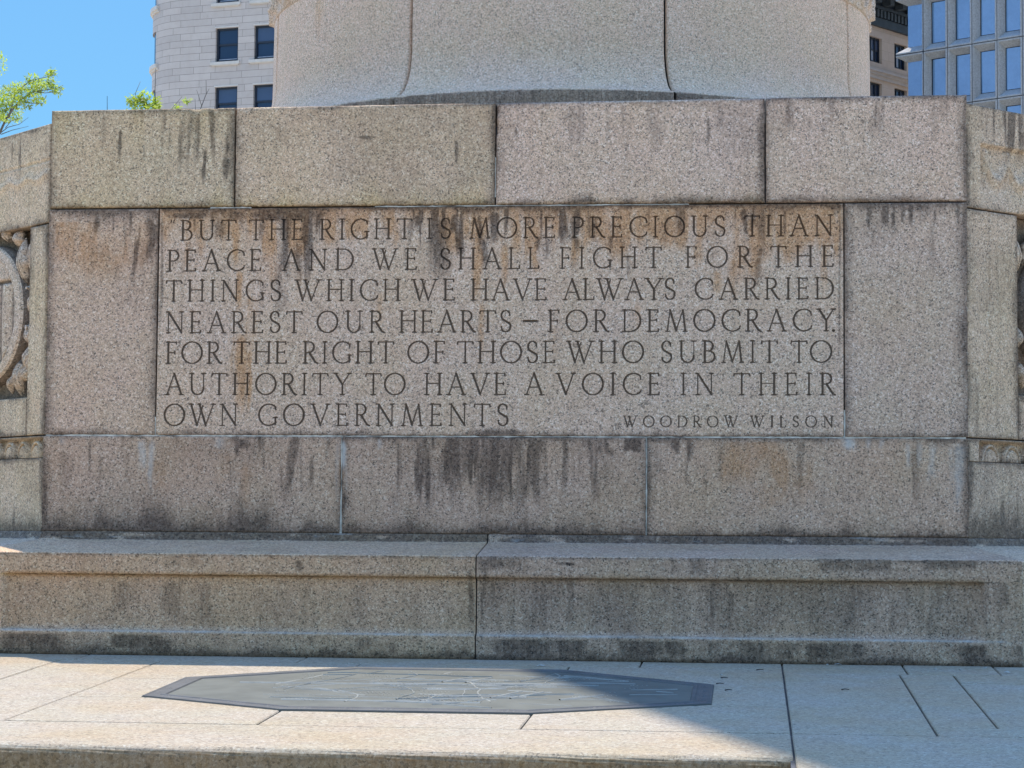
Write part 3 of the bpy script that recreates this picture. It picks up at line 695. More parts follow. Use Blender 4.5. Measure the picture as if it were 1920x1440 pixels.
def sweep(name, ts, fr, place, field, recess, seed, tint):
    nu, nv = len(ts), len(PROF)
    V = np.zeros((nu, nv, 3)); X = np.zeros((nu, nv)); 
    for i, t in enumerate(ts):
        d = PROF[:, 0].copy()
        d = np.where((d < .4795) & (np.arange(nv) >= REC0) & (PROF[:, 1] > -.498), .48 - (.48 - d) * recess(t), d)
        d = d + (fbm(t * 9 + np.arange(nv) * .35, np.arange(nv) * .5, seed) - .5) * .003 * (PROF[:, 0] > .01)
        if i in (0, nu - 1): d = d - np.where(PROF[:, 0] > .02, .004, 0)
        u = place(t, d)
        V[i] = fr.P(u, d, PROF[:, 1] - (0.004 if i in (0, nu - 1) else 0)); X[i] = u
    F = grid_faces(nu, nv, flip=True)
    if np.cross(fr.u, (0, 0, 1)) @ fr.n < 0: F = F[:, ::-1]
    Z = np.tile(PROF[:, 1], (nu, 1)); st = field(X, Z)
    seat = (PROF[:, 0] < .475) & (np.arange(nv) < REC0)
    cv = PROF[:, 0] < .028
    st[:, seat] = 0
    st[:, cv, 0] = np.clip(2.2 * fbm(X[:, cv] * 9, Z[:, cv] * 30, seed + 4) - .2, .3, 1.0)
    st[:, cv, 2] = .38 * sst(.62, .78, fbm(X[:, cv] * 9 + 3, Z[:, cv] * 50, seed + 6))
    st[:, seat & ~cv, 0] = .25 * sst(.5, .7, fbm(X[:, seat & ~cv] * 5, Z[:, seat & ~cv] * 60, seed + 8))
    return mesh_np(name, V.reshape(-1, 3), F, M_WALL, MON, True, stain_shade=st.reshape(-1, 4), tint=tint)
def pl_front(t, d):
    a = abs(t)
    return t if a <= 2.2 else np.sign(t) * (2.2 + (a - 2.2) / .1 * (.1 + .4142 * d))
def pl_diag(t, d): return t if t >= .3 else t - .4142 * d * (1 - t / .3)
fP = lambda X, Z: stain_field('plinth', X, Z)
def rec_front(t):
    return float(sst(2.245, 2.238, abs(t)))
tsL = np.concatenate([np.arange(-2.3, -2.2, .004), np.arange(-2.2, -.041, .009), [-.0395, -.0378]]); tsR = np.concatenate([[-.0328, -.0311], np.arange(-.028, 2.2, .009), np.arange(2.2, 2.3, .004), [2.3]])
sweep('plinth_block', tsL, FRONT, pl_front, fP, rec_front, 3, (.90, .80, .68))
sweep('plinth_block', tsR, FRONT, pl_front, fP, rec_front, 5, (.80, .73, .68))
fD = lambda X, Z: np.stack([.7 * np.exp(-(Z + .61) / .07), 0 * X, 0 * X, .3 * np.ones_like(X)], -1)
for fr in (DL, DR):
    sweep('plinth_block', np.concatenate([np.arange(0, .3, .02), np.arange(.3, LEN + .01, .05)]), fr, pl_diag, fD, lambda t: float(sst(.25, .26, t)), 7, (.9, .88, .84))
mb = MB()          # backing inside the plinth joint
mb.add([(-2.45, -.42, -.62), (2.45, -.42, -.62), (2.45, .1, -.62), (-2.45, .1, -.62), (-2.3, -.40, -.15), (2.3, -.40, -.15), (2.3, .1, -.06), (-2.3, .1, -.06)],
       [(3, 2, 1, 0), (4, 5, 6, 7), (0, 1, 5, 4), (1, 2, 6, 5), (2, 3, 7, 6), (3, 0, 4, 7)])
mb.build('plinth_core', M_CORE, MON)

# ------------------------------------------------------------------ drum: eight curved stones, cove, fascia; carved frieze; fluted shaft above
RD = 2.06
DP = [(2.0, 2.2), (2.262, 2.2), (2.262, 2.40)] + [(2.262, z) for z in np.linspace(2.44, 2.628, 6)] + [(2.260, 2.638), (2.253, 2.643)]
for i in range(1, 23):
    a = i / 22 * math.pi / 2
    DP.append((RD + .006 + .185 * (1 - math.sin(a)), 2.645 + .33 * (1 - math.cos(a))))
DP += [(RD + .006 - .006 * i / 8, 2.985 + .475 * i / 8) for i in range(1, 9)]
DP = np.array(DP)
A0 = math.radians(20.9)
def drum_pt(phi, R_, z): return (R_ * math.sin(phi), YA - R_ * math.cos(phi), z)
for k in range(8):
    a0 = A0 + k * math.pi / 4; a1 = a0 + math.pi / 4; gp = .0066 / RD
    angs = np.concatenate([[a0 + gp, a0 + gp * 1.8, a0 + gp * 3.5], np.linspace(a0 + .02, a1 - .02, 44), [a1 - gp * 3.5, a1 - gp * 1.8, a1 - gp]])
    V = []; 
    for i, a in enumerate(angs):
        e = {0: .03, 1: .004, len(angs) - 1: .03, len(angs) - 2: .004}.get(i, 0)
        for (R_, z) in DP: V.append(drum_pt(a, R_ - e, z))
    nv = len(DP); V = np.array(V)
    ph = np.repeat(angs, nv); zz = np.tile(DP[:, 1], len(angs)); st = np.zeros((len(V), 4))
    st[:, 1] = .4 * sst(.55, .75, fbm(ph * 22, zz * 0.9, 41)) * sst(2.7, 3.3, zz) * (np.abs(ph - 2 * math.pi + .9) < .35)
    st[:, 0] = (zz < 2.632) * .55 + 0 * np.exp(-np.clip(zz - 2.63, 0, 9) / .012) * (.4 + .6 * fbm(ph * 12, zz * 2, 43)) + .3 * sst(.6, .8, fbm(ph * 18, zz * .8, 44))
    mesh_np('drum_block', V, grid_faces(len(angs), nv), M_DRUM, MON, True, stain_shade=st)
def lathe(name, prof, mat, n=160, disp=None, a0=0, a1=2 * math.pi, parent=MON, flute=0):
    V = []; N_ = n + 1
    for i in range(N_):
        a = a0 + (a1 - a0) * i / n
        for (R_, z) in prof:
            R2 = R_ + (disp(a, z) if disp else 0)
            if flute: R2 -= .05 * R_ * abs(math.cos(a * flute / 2)) ** .8
            V.append(drum_pt(a, R2, z))
    return mesh_np(name, np.array(V), grid_faces(N_, len(prof)), mat, parent, True)
lathe('drum_core', [(2.0, 2.0), (2.0, 3.5)], M_CORE, 96)
M_FRZ = granite('granite_frieze', 1.0, (1.0, 1.02, 1.04), streak=.5, patch=.3)
def frieze(a, z):
    if z < 3.49: return 0.0
    s = a * RD
    u = (s * 2.6) % 1.0; v = (z - 3.5) / .38
    d = .018 * math.exp(-((math.hypot((u - .5) * 1.3, (v - .45)) - .30) / .07) ** 2) + .02 * math.exp(-(((u - .5) ** 2 + (v - .5) ** 2) / .01))
    d += .016 * math.exp(-((math.hypot(((u + .5) % 1 - .5) * 1.6, (v - .2)) - .2) / .05) ** 2)
    d += .018 * (float(vnoise(np.array(s * 16), np.array(z * 14), 6)) - .5)
    return d * 1.9
lathe('carved_frieze', [(RD - .03, 3.462), (RD + .004, 3.462), (RD + .004, 3.486)] + [(RD + .002, z) for z in np.linspace(3.495, 3.9, 30)] + [(RD - .02, 3.92)], M_FRZ, 1100, frieze)
M_SHAFT = granite('granite_shaft', 1.0, streak=.1)
lathe('torus_moulding', [(1.9, 3.9), (2.12, 3.9), (2.16, 3.98), (2.16, 4.06), (2.10, 4.14), (1.9, 4.2)], M_SHAFT, 128)
lathe('column_shaft', [(1.98, 4.15), (1.95, 4.4), (1.90, 5.2), (1.89, 10), (1.85, 16), (1.84, 22), (1.72, 27), (1.62, 29)], M_SHAFT, 480, flute=24)
lathe('capital', [(1.62, 29), (1.7, 29.3), (1.75, 29.9), (1.9, 30.3), (1.9, 30.8), (0, 30.8)], M_SHAFT, 96)

# ================================================================== PAVEMENT
SLP = .0422
def pz(y): return -.606 + SLP * (y - YP)
PAVE_V = []; PAVE_F = []; PAVE_S = {}
tile_seed = [0]
def slab(x0, x1, y0, y1, r=.004, gap=.0035, thick=.3, nose=0.0):
    """one paving stone with eased edges; y1 < y0 towards the viewer"""
    x0 += gap; x1 -= gap; y0 -= gap; y1 += gap
    tile_seed[0] += 1
    lift = random.uniform(-.0012, .0012)
    if nose: 
        prof = [(y0, 0 - r), (y0 - r, 0)]
        prof += [(y1 + nose, 0)] + [(y1 + nose * (1 - math.sin(a)), -nose * (1 - math.cos(a))) for a in np.linspace(.15, math.pi / 2, 9)] + [(y1, -.17), (y1 + .03, -.175)]
        xs = [x0, x0 + r] + list(np.arange(x0 + .1, x1 - .05, .1)) + [x1 - r, x1]
        b = len(PAVE_V); m_ = len(prof)
        for i, x in enumerate(xs):
            for (y, dz) in prof:
                e = -r if i in (0, len(xs) - 1) else 0
                jz = random.uniform(-.0015, .0015) if dz < -.002 else 0
                PAVE_V.append((x, y + jz, pz(y) + dz + e + lift))
                if nose and dz < -.012: PAVE_S[len(PAVE_V) - 1] = (.08 + .35 * float(fbm(x * 5, dz * 9, 3)), .45, 0, .4)
        for i in range(len(xs) - 1):
            for j in range(m_ - 1): PAVE_F.append((b + i * m_ + j, b + i * m_ + j + 1, b + (i + 1) * m_ + j + 1, b + (i + 1) * m_ + j))
        PAVE_F.append(tuple(b + j for j in range(m_))[::-1]); PAVE_F.append(tuple(b + (len(xs) - 1) * m_ + j for j in range(m_)))
        return
    b = len(PAVE_V)
    for (a, dz) in ((0, -thick), (0, -r), (r, 0)):
        for (x, y) in ((x0 + a, y0 - a), (x0 + a, y1 + a), (x1 - a, y1 + a), (x1 - a, y0 - a)):
            PAVE_V.append((x, y, pz(y) + dz + lift))
    for k in range(2):
        for j in range(4): PAVE_F.append((b + k * 4 + j, b + k * 4 + (j + 1) % 4, b + k * 4 + 4 + (j + 1) % 4, b + k * 4 + 4 + j))
    PAVE_F.append((b + 8, b + 9, b + 10, b + 11))
YF = -3.555
RA = -.72
for a, b_ in zip([-4.6, -3.2, -1.9, -.84, .749], [-3.2, -1.9, -.84, .749, 1.398]): slab(a, b_, -.40, RA)
for a, b_ in zip([-.535, .43], [.43, 1.398]): slab(a, b_, RA, -1.48)
slab(-1.48, -.535, RA, -1.48)
slab(-1.48, -.04, -1.48, -2.17); slab(-.04, 1.398, -1.48, -2.17)
for a, b_ in zip([-1.48, -.535, .43], [-.535, .43, 1.398]): slab(a, b_, -2.17, -2.95)
slab(-1.96, -1.48, RA, -2.95)
for (y0, y1) in ((RA, -1.083), (-1.083, -2.05), (-2.05, -2.95)): slab(-3.3, -1.96, y0, y1); slab(-4.6, -3.3, y0, y1)
slab(-4.6, 1.398, -2.95, YF, nose=.034)
for a, b_ in zip([1.398, 1.95, 2.36, 3.4], [1.95, 2.36, 3.4, 4.6]): slab(a, b_, -.40, -.87)
slab(1.398, 1.912, -.87, -2.955, gap=.0045)
slab(1.912, 2.147, -.87, -2.72); slab(2.147, 4.6, -.87, -1.2); slab(2.147, 4.6, -1.2, -2.72); slab(1.912, 4.6, -2.72, -2.955)
slab(1.398, 4.6, -2.955, -4.75, nose=.034)
ps_ = np.zeros((len(PAVE_V), 4))
for k_, v_ in PAVE_S.items(): ps_[k_] = v_
PAVE = mesh_np('pavement', np.array(PAVE_V), PAVE_F, M_PAVE, None, False, stain_shade=ps_)
tag(PAVE, 'pale granite paving slabs of the memorial terrace', None, None, 'structure')
mb = MB()
mb.hexa([(-4.7, -3.53, -1.5), (1.38, -3.53, -1.5), (1.38, .4, -1.5), (-4.7, .4, -1.5), (-4.7, -3.53, pz(-3.53) - .012), (1.38, -3.53, pz(-3.53) - .012), (1.38, .4, pz(.4) - .012), (-4.7, .4, pz(.4) - .012)])
mb.hexa([(1.385, -4.72, -1.5), (4.6, -4.72, -1.5), (4.6, .4, -1.5), (1.385, .4, -1.5), (1.385, -4.72, pz(-4.72) - .012), (4.6, -4.72, pz(-4.72) - .012), (4.6, .4, pz(.4) - .012), (1.385, .4, pz(.4) - .012)])
tag(mb.build('pavement_bed', M_BED), 'dark bedding between the terrace slabs', None, None, 'structure')
# broad steps down to the street, then the open plaza
mb = MB(); mb.box(-6, 6, -5.2, 12, -1.6, -.93); mb.box(-6.4, 6.4, -5.6, 12.4, -1.6, -1.1); mb.box(-6.8, 6.8, -6.0, 12.8, -1.6, -1.27); mb.box(-7.2, 7.2, -6.4, 13.2, -1.6, -1.44)
tag(mb.build('steps', M_PAVE), 'granite steps around the memorial terrace', None, None, 'structure')
mb = MB(); mb.add([(-600, -400, -1.6), (600, -400, -1.6), (600, 800, -1.6), (-600, 800, -1.6)], [(0, 1, 2, 3)])
tag(mb.build('ground', M_GROUND), 'open concrete plaza around the memorial', None, None, 'structure')

# ================================================================== BRONZE PLAQUE
M_BRONZE = plain('weathered_bronze', (.125, .122, .098), .66, metal=.05, spec=.12, var=.12, scale=7)
M_BRONZE_E = plain('bronze_border', (.105, .10, .09), .6, metal=.05, spec=.15, var=.15, scale=9)
M_BRONZE_R = plain('bronze_relief', (.24, .23, .19), .55, metal=.05, spec=.3, var=.2, scale=12)
PLQ = empty('bronze_map_plaque', (-.04, -1.75, pz(-1.75)), 'octagonal grey bronze relief map plaque set flat in the terrace paving', 'plaque')
OCT = [(-.537, -2.53), (-1.181, -2.155), (-1.181, -1.46), (-.537, -.935), (.415, -.925), (1.102, -1.445), (1.103, -2.13), (.427, -2.525)]
OC = np.array(OCT); CEN = np.array([-.04, -1.735])
def inset(d):
    out = []
    n = 8
    for i in range(n):
        p0, p1, p2 = OC[i - 1], OC[i], OC[(i + 1) % n]
        e1 = (p1 - p0) / np.linalg.norm(p1 - p0); e2 = (p2 - p1) / np.linalg.norm(p2 - p1)
        n1 = np.array([-e1[1], e1[0]]); n2 = np.array([-e2[1], e2[0]])
        if n1 @ (CEN - p1) < 0: n1 = -n1
        if n2 @ (CEN - p1) < 0: n2 = -n2
        b = n1 + n2; b = b / (b @ n1); out.append(p1 + b * d)
    return np.array(out)
def ring_mesh(name, steps, mat, parent, cap=False):
    V = []; F = []
    for (d, h) in steps:
        for p in inset(d): V.append((p[0], p[1], pz(p[1]) + h))
    for k in range(len(steps) - 1):
        for j in range(8): F.append((k * 8 + j, k * 8 + (j + 1) % 8, k * 8 + 8 + (j + 1) % 8, k * 8 + 8 + j))
    if cap: F.append(tuple((len(steps) - 1) * 8 + j for j in range(8)))
    F = [f[::-1] for f in F]
    return mesh_np(name, np.array(V), F, mat, parent, False)
ring_mesh('plate', [(.0, -.01), (.001, .0035), (.05, .004), (.095, .004)], M_BRONZE, PLQ, cap=True)
BORD = ring_mesh('border', [(.003, .003), (.004, .0065), (.012, .0075), (.018, .0055), (.066, .0055), (.070, .009), (.084, .009), (.088, .0042)], M_BRONZE_E, PLQ)
I2 = inset(.041)
for i in range(8):
    a, b_ = I2[i], I2[(i + 1) % 8]; L = np.linalg.norm(b_ - a); nn = max(2, int(L / .155)); d = (b_ - a) / L; nr_ = np.array([-d[1], d[0]])
    for k in range(nn):
        c = a + d * (L * (k + .5) / nn); mbs = MB()
        for du, dv, sc in ((-.022, 0, .7), (0, 0, 1.0), (.022, 0, .7), (.0, .012, .5), (0, -.012, .5)):
            q = c + d * du + nr_ * dv; V = []; r = .011 * sc
            top = (q[0], q[1], pz(q[1]) + .006 + .006 * sc)
            V = [(q[0] + r * math.cos(t) * 1.5 * d[0] - r * math.sin(t) * d[1], q[1] + r * math.cos(t) * 1.5 * d[1] + r * math.sin(t) * d[0], pz(q[1]) + .005) for t in np.linspace(0, 2 * math.pi, 9)[:-1]] + [top]
            mbs.add(V, [(j, (j + 1) % 8, 8) for j in range(8)])
        mbs.build('leaf_ornament', M_BRONZE_E, BORD, True)
# raised map: coast and river ridges, straight trenches, tiny raised place marks
mbr = MB(); rr = random.Random(5)
def ridge(pts, wd, ht):
    b = len(mbr.V); k = len(pts)
    for i, p in enumerate(pts):
        p = np.array(p); q0 = np.array(pts[max(0, i - 1)]); q1 = np.array(pts[min(k - 1, i + 1)]); d = q1 - q0; d = d / (np.linalg.norm(d) + 1e-9); nn = np.array([-d[1], d[0]])
        for s_, h in ((-1, .0036), (-.5, .004 + ht * .38), (.5, .004 + ht * .38), (1, .0036)):
            x = p + nn * s_ * wd; mbr.V.append((x[0], x[1], pz(x[1]) + h))
    for i in range(k - 1):
        for j in range(3): mbr.F.append((b + i * 4 + j, b + i * 4 + 4 + j, b + i * 4 + 5 + j, b + i * 4 + 1 + j))
def inside(p, mrg=.14):
    I = inset(mrg); s = [np.cross(np.append(I[(i + 1) % 8] - I[i], 0), np.append(np.array(p) - I[i], 0))[2] for i in range(8)]
    return all(v > 0 for v in s) or all(v < 0 for v in s)
for k in range(64):
    p = np.array([rr.uniform(-.75, .9), rr.uniform(-2.3, -1.15)]); a = rr.choice([0, 0, .15, -.2, .5, -.5, 1.2]) + rr.uniform(-.15, .15); pts = []
    for i in range(rr.randint(6, 30)):
        if not inside(p): break
        pts.append(tuple(p)); a += rr.gauss(0, .16 if k % 3 else .04); p = p + np.array([math.cos(a), math.sin(a)]) * .028
    if len(pts) > 3: ridge(pts, rr.uniform(.0022, .0045), rr.uniform(.004, .009))
for (x0, y0, x1, y1) in [(.22, -2.05, .32, -1.80), (.30, -2.06, .41, -1.82), (-.05, -1.50, .05, -1.30), (.05, -1.5, .14, -1.3), (.5, -2.08, .66, -1.9), (.0, -2.0, .36, -2.0), (.1, -1.55, .62, -1.55), (-.9, -1.62, -.1, -1.60), (-.6, -2.2, .2, -2.22), (-.1, -1.75, .25, -1.72)]:
    ridge([(x0 + (x1 - x0) * t, y0 + (y1 - y0) * t) for t in np.linspace(0, 1, 8)], .007, .011)
for k in range(70):                                                    # worn, unreadable place marks
    p = np.array([rr.uniform(-.7, .8), rr.uniform(-2.25, -1.2)])
    for i in range(rr.randint(3, 8)):
        q = p + np.array([i * .017, rr.uniform(-.004, .004)])
        if inside(q): ridge([tuple(q + np.array([0, -.006])), tuple(q), tuple(q + np.array([rr.uniform(-.006, .006), .007]))], .003, .004)
mbr.build('map_relief', M_BRONZE_R, PLQ, False)

# ================================================================== BUILDINGS
def glass(name, col, rough=.04, spec=.9, metal=0.0):
    N = NB(name); pos = N.n('ShaderNodeNewGeometry').outputs['Position']
    n1 = N.noise(pos, .8, 2)
    N.set(N.b.inputs['Base Color'], N.mix(n1, C(*[c * .8 for c in col]), C(*col))); N.b.inputs['Roughness'].default_value = rough
    N.b.inputs['Specular IOR Level'].default_value = spec; N.b.inputs['Metallic'].default_value = metal
    return N.m
def ashlar(name, ca, cb, mort, bw, bh, scale=1.0):
    N = NB(name); uv = N.n('ShaderNodeUVMap', uv_map='UVMap').outputs[0]
    br = N.n('ShaderNodeTexBrick', {'Vector': uv, 'Color1': C(*ca), 'Color2': C(*cb), 'Mortar': C(*mort), 'Scale': scale, 'Mortar Size': .012, 'Mortar Smooth': .3, 'Bias': 0.0, 'Brick Width': bw, 'Row Height': bh}, offset=.37, squash=.7, squash_frequency=3)
    n1 = N.noise(uv, 2.5, 5, .65); n2 = N.noise(N.scaled(uv, (1.5, .25, 1)), 3, 3)
    c = N.mix(N.mapr(n1, .3, .75, 0, .35), br.outputs[0], N.mix(1.0, br.outputs[0], C(.82, .76, .74), 'MULTIPLY'))
    c = N.mix(N.mapr(n2, .5, .8, 0, .2), c, C(ca[0] * .7, ca[1] * .68, ca[2] * .66))
    N.set(N.b.inputs['Base Color'], c); N.b.inputs['Roughness'].default_value = .85
    bm = N.n('ShaderNodeBump', {'Strength': .3, 'Distance': .02, 'Height': br.outputs[1]}); bm.invert = True; N.set(N.b.inputs['Normal'], bm)
    return N.m
class Facade:
    """vertical plane through a photo point at a given depth; tan: how fast it nears the viewer to the right"""
    def __init__(s, px, py, depth, ang):
        p = at(px, py, depth); r2 = np.array([math.cos(YAW), -math.sin(YAW)]); f2 = np.array([math.sin(YAW), math.cos(YAW)])
        t = math.cos(ang) * r2 - math.sin(ang) * f2
        s.o = np.array([p[0], p[1]]); s.t = t; s.n = np.array([t[1], -t[0]])
    def sz(s, px, py, off=0.0):
        d = ray(px, py); c = s.o - CAM[:2] + s.n * off; k = (c @ s.n) / (d[:2] @ s.n); q = CAM + k * d
        return float((q[:2] - s.o) @ s.t), float(q[2])
    def P(s, u, d, z): return (s.o[0] + s.t[0] * u + s.n[0] * d, s.o[1] + s.t[1] * u + s.n[1] * d, z)
    def wall(s, name, us, zs, holes, mat, parent, reveal=.25, d0=0.0):
        """wall sheet cut by a grid, hole cells left open with reveals"""
        V = []; F = []; UV = []
        def q(pts, uvs):
            b = len(V); V.extend(pts); UV.extend(uvs); F.append((b, b + 1, b + 2, b + 3))
        for i in range(len(us) - 1):
            for j in range(len(zs) - 1):
                a, b, c, d = us[i], us[i + 1], zs[j], zs[j + 1]
                if (i, j) in holes:
                    for (p0, p1) in (((a, c), (b, c)), ((b, c), (b, d)), ((b, d), (a, d)), ((a, d), (a, c))):
                        q([s.P(p0[0], d0, p0[1]), s.P(p1[0], d0, p1[1]), s.P(p1[0], d0 - reveal, p1[1]), s.P(p0[0], d0 - reveal, p0[1])], [p0, p1, (p1[0] + reveal, p1[1]), (p0[0] + reveal, p0[1])])
                else:
                    q([s.P(a, d0, c), s.P(b, d0, c), s.P(b, d0, d), s.P(a, d0, d)], [(a, c), (b, c), (b, d), (a, d)])
        return mesh_np(name, np.array(V), F, mat, parent, False, uv=np.array(UV))
    def box(s, mb, u0, u1, d0, d1, z0, z1): mb.box(u0, u1, d0, d1, z0, z1, s.P)
M_LIME = ashlar('limestone_ashlar', (.47, .385, .315), (.55, .45, .365), (.23, .185, .15), 1.9, .38)
M_LIMEP = plain('limestone_trim', (.56, .48, .39), .85, var=.06, scale=3)
M_FRAME = plain('dark_sash', (.012, .016, .026), .45, var=.2)
M_GLASS = glass('window_glass', (.02, .035, .07), .03, .7); M_GLASS2 = glass('window_glass_blind', (.06, .085, .14), .06, .6)
M_GROUNDB = plain('building_flank', (.5, .47, .45), .9, var=.05)

# --- left: pale limestone block with rounded corner
FA = Facade(338, 100, 125.0, math.radians(19.7))
LB = empty('limestone_building', (FA.o[0] + FA.t[0] * 8, FA.o[1] + FA.t[1] * 8, -1.6), 'pale limestone building with rounded corner and dark sash windows, left of the column', 'building')
wcols = [(404, 446), (476, 518)]
sA = [FA.sz(x, 100)[0] for x in (404, 446, 476, 518)]
wW = sA[1] - sA[0]; pitch_w = sA[2] - sA[0]
_, zt1 = FA.sz(425, 52); _, zb1 = FA.sz(425, 115.5); _, zt2 = FA.sz(425, 162.5)
floor_h = zt1 - zt2; win_h = zt1 - zb1
cols = [(sA[0] + k * pitch_w, sA[0] + k * pitch_w + wW) for k in range(8)]
rows = [(zb1 + k * floor_h, zb1 + k * floor_h + win_h) for k in range(-4, 4)]
us = [0.0] + [v for c in cols for v in c] + [cols[-1][1] + 1.5]
zs = [-1.6] + [v for r in rows for v in r] + [rows[-1][1] + 3]
holes = {(2 * i + 1, 2 * j + 1) for i in range(len(cols)) for j in range(len(rows))}
FA.wall('wall', us, zs, holes, M_LIME, LB, .30)
def sash(F_, u0, u1, z0, z1, parent, d=-.16, fw=.11, mid=.52, blind=True):
    fm = MB()
    F_.box(fm, u0, u0 + fw, d - .1, d, z0, z1); F_.box(fm, u1 - fw, u1, d - .1, d, z0, z1)
    F_.box(fm, u0 + fw, u1 - fw, d - .1, d, z1 - fw, z1); F_.box(fm, u0 + fw, u1 - fw, d - .1, d, z0, z0 + fw * 1.2)
    zm_ = z0 + (z1 - z0) * mid
    F_.box(fm, u0 + fw, u1 - fw, d - .12, d - .03, zm_ - .05, zm_ + .05)
    wdw = fm.build('window', M_FRAME, parent)
    gm = MB(); F_.box(gm, u0 + fw, u1 - fw, d - .13, d - .11, z0 + fw * 1.2, zm_); gm.build('pane', M_GLASS, wdw)
    gm = MB(); F_.box(gm, u0 + fw, u1 - fw, d - .09, d - .07, zm_, z1 - fw); gm.build('pane', M_GLASS2 if random.random() < .7 else M_GLASS, wdw)
    if blind:
        lm = MB(); F_.box(lm, u0 + fw * 1.3, u1 - fw * 1.3, d - .06, d - .01, z0 + fw * 1.2, z0 + fw * 1.2 + .05); lm.build('sash_rail', plain_rail, wdw)
    return wdw
plain_rail = plain('pale_rail', (.30, .31, .34), .6)
for i, (a, b_) in enumerate(cols[:4]):
    for j, (c, d) in enumerate(rows):
        if j < 2: continue
        sash(FA, a, b_, c, d, LB)
        sm = MB(); FA.box(sm, a - .28, b_ + .12, -.2, .10, c - .17, c); FA.box(sm, a - .20, b_ + .06, -.2, .06, c - .22, c - .17)
        sm.build('sill', M_LIMEP, LB)
        lm = MB(); FA.box(lm, a - .04, b_ + .04, -.2, .03, d + .004, d + .09); lm.build('lintel', M_LIMEP, LB)
# dark room behind openings
mb = MB(); FA.box(mb, .2, us[-1], -.8, -.5, -1.6, zs[-1]); mb.build('interior', M_FRAME, LB)
# rounded corner tower
RT = 2.95
ctr = np.array(FA.P(0, -RT, 0))[:2]
def TP(a, R_, z):       # a: angle round from facade normal towards the left
    dn = FA.n * math.cos(a) - FA.t * math.sin(a)
    return (ctr[0] + dn[0] * R_, ctr[1] + dn[1] * R_, z)
angs = np.radians(np.concatenate([np.linspace(0, 39.5, 20), np.linspace(41, 78, 15), np.linspace(80, 180, 30)])); WA, WB = 20, 34
zw = []
_, tz1 = FA.sz(287, 62, -1.0); _, tz0 = FA.sz(287, 124, -1.0)
for k in range(-3, 4): zw += [tz0 + k * floor_h, tz1 + k * floor_h]
zt_ = [-1.6] + zw + [zw[-1] + 3]
V = []; F = []; UV = []
def win_cell(i, j): return WA <= i < WB and j % 2 == 1
for i in range(len(angs) - 1):
    for j in range(len(zt_) - 1):
        R_ = RT - (.28 if win_cell(i, j) else 0)
        if win_cell(i, j): continue
        a, b_, c, d = angs[i], angs[i + 1], zt_[j], zt_[j + 1]; k = len(V)
        V += [TP(a, RT, c), TP(b_, RT, c), TP(b_, RT, d), TP(a, RT, d)]; UV += [(-a * RT, c), (-b_ * RT, c), (-b_ * RT, d), (-a * RT, d)]
        F.append((k, k + 3, k + 2, k + 1))
a0, a1 = angs[WA], angs[WB]
for j in range(1, len(zt_) - 1, 2):
    c, d = zt_[j], zt_[j + 1]
    for aa in (a0, a1):
        k = len(V); V += [TP(aa, RT, c), TP(aa, RT, d), TP(aa, RT - .2, d), TP(aa, RT - .2, c)]; UV += [(0, c), (0, d), (.3, d), (.3, c)]; F.append((k, k + 1, k + 2, k + 3))
    for zz in (c, d):
        for i in range(WA, WB):
            k = len(V); V += [TP(angs[i], RT, zz), TP(angs[i + 1], RT, zz), TP(angs[i + 1], RT - .3, zz), TP(angs[i], RT - .3, zz)]; UV += [(0, 0)] * 4; F.append((k, k + 1, k + 2, k + 3))
mesh_np('corner_tower', np.array(V), F, M_LIME, LB, False, uv=np.array(UV))
for j in range(1, len(zt_) - 1, 2):
    c, d = zt_[j], zt_[j + 1]
    def ringseg(name, R0, R1, z0, z1, aa, ab, mat, par=LB):
        m2 = MB(); A = np.linspace(aa, ab, 16)
        for q in range(15):
            m2.hexa([TP(A[q], R0, z0), TP(A[q + 1], R0, z0), TP(A[q + 1], R1, z0), TP(A[q], R1, z0), TP(A[q], R0, z1), TP(A[q + 1], R0, z1), TP(A[q + 1], R1, z1), TP(A[q], R1, z1)])
        return m2.build(name, mat, par)
    ringseg('sill', RT - .3, RT + .16, c - .22, c - .002, math.radians(34), math.radians(100), M_LIMEP)
    ringseg('sill', RT - .3, RT + .08, c - .34, c - .222, math.radians(33), math.radians(102), M_LIMEP)
    wd_ = ringseg('window', RT - .18, RT - .05, c, d, a0 + .004, a0 + .06, M_FRAME); 
    ringseg('pane', RT - .15, RT - .10, c, d, a0 + .06, a1 - .06, M_GLASS, wd_); ringseg('window', RT - .18, RT - .05, c, d, a1 - .06, a1 - .004, M_FRAME)
mb = MB(); q0 = TP(math.pi / 2, RT, 0); far = np.array(FA.P(-RT, -22, 0)); mb2 = [TP(math.pi * .55, RT - .4, 0), FA.P(-RT + .3, -24, 0), FA.P(us[-1], -24, 0), FA.P(us[-1], -1.0, 0), FA.P(.5, -1.0, 0)]
nn = len(mb2); mb.add([(p[0], p[1], -1.6) for p in mb2] + [(p[0], p[1], zs[-1]) for p in mb2], [tuple(range(nn, 2 * nn))] + [(i, (i + 1) % nn, nn + (i + 1) % nn, nn + i) for i in range(nn)])
mb.build('body', M_GROUNDB, LB)

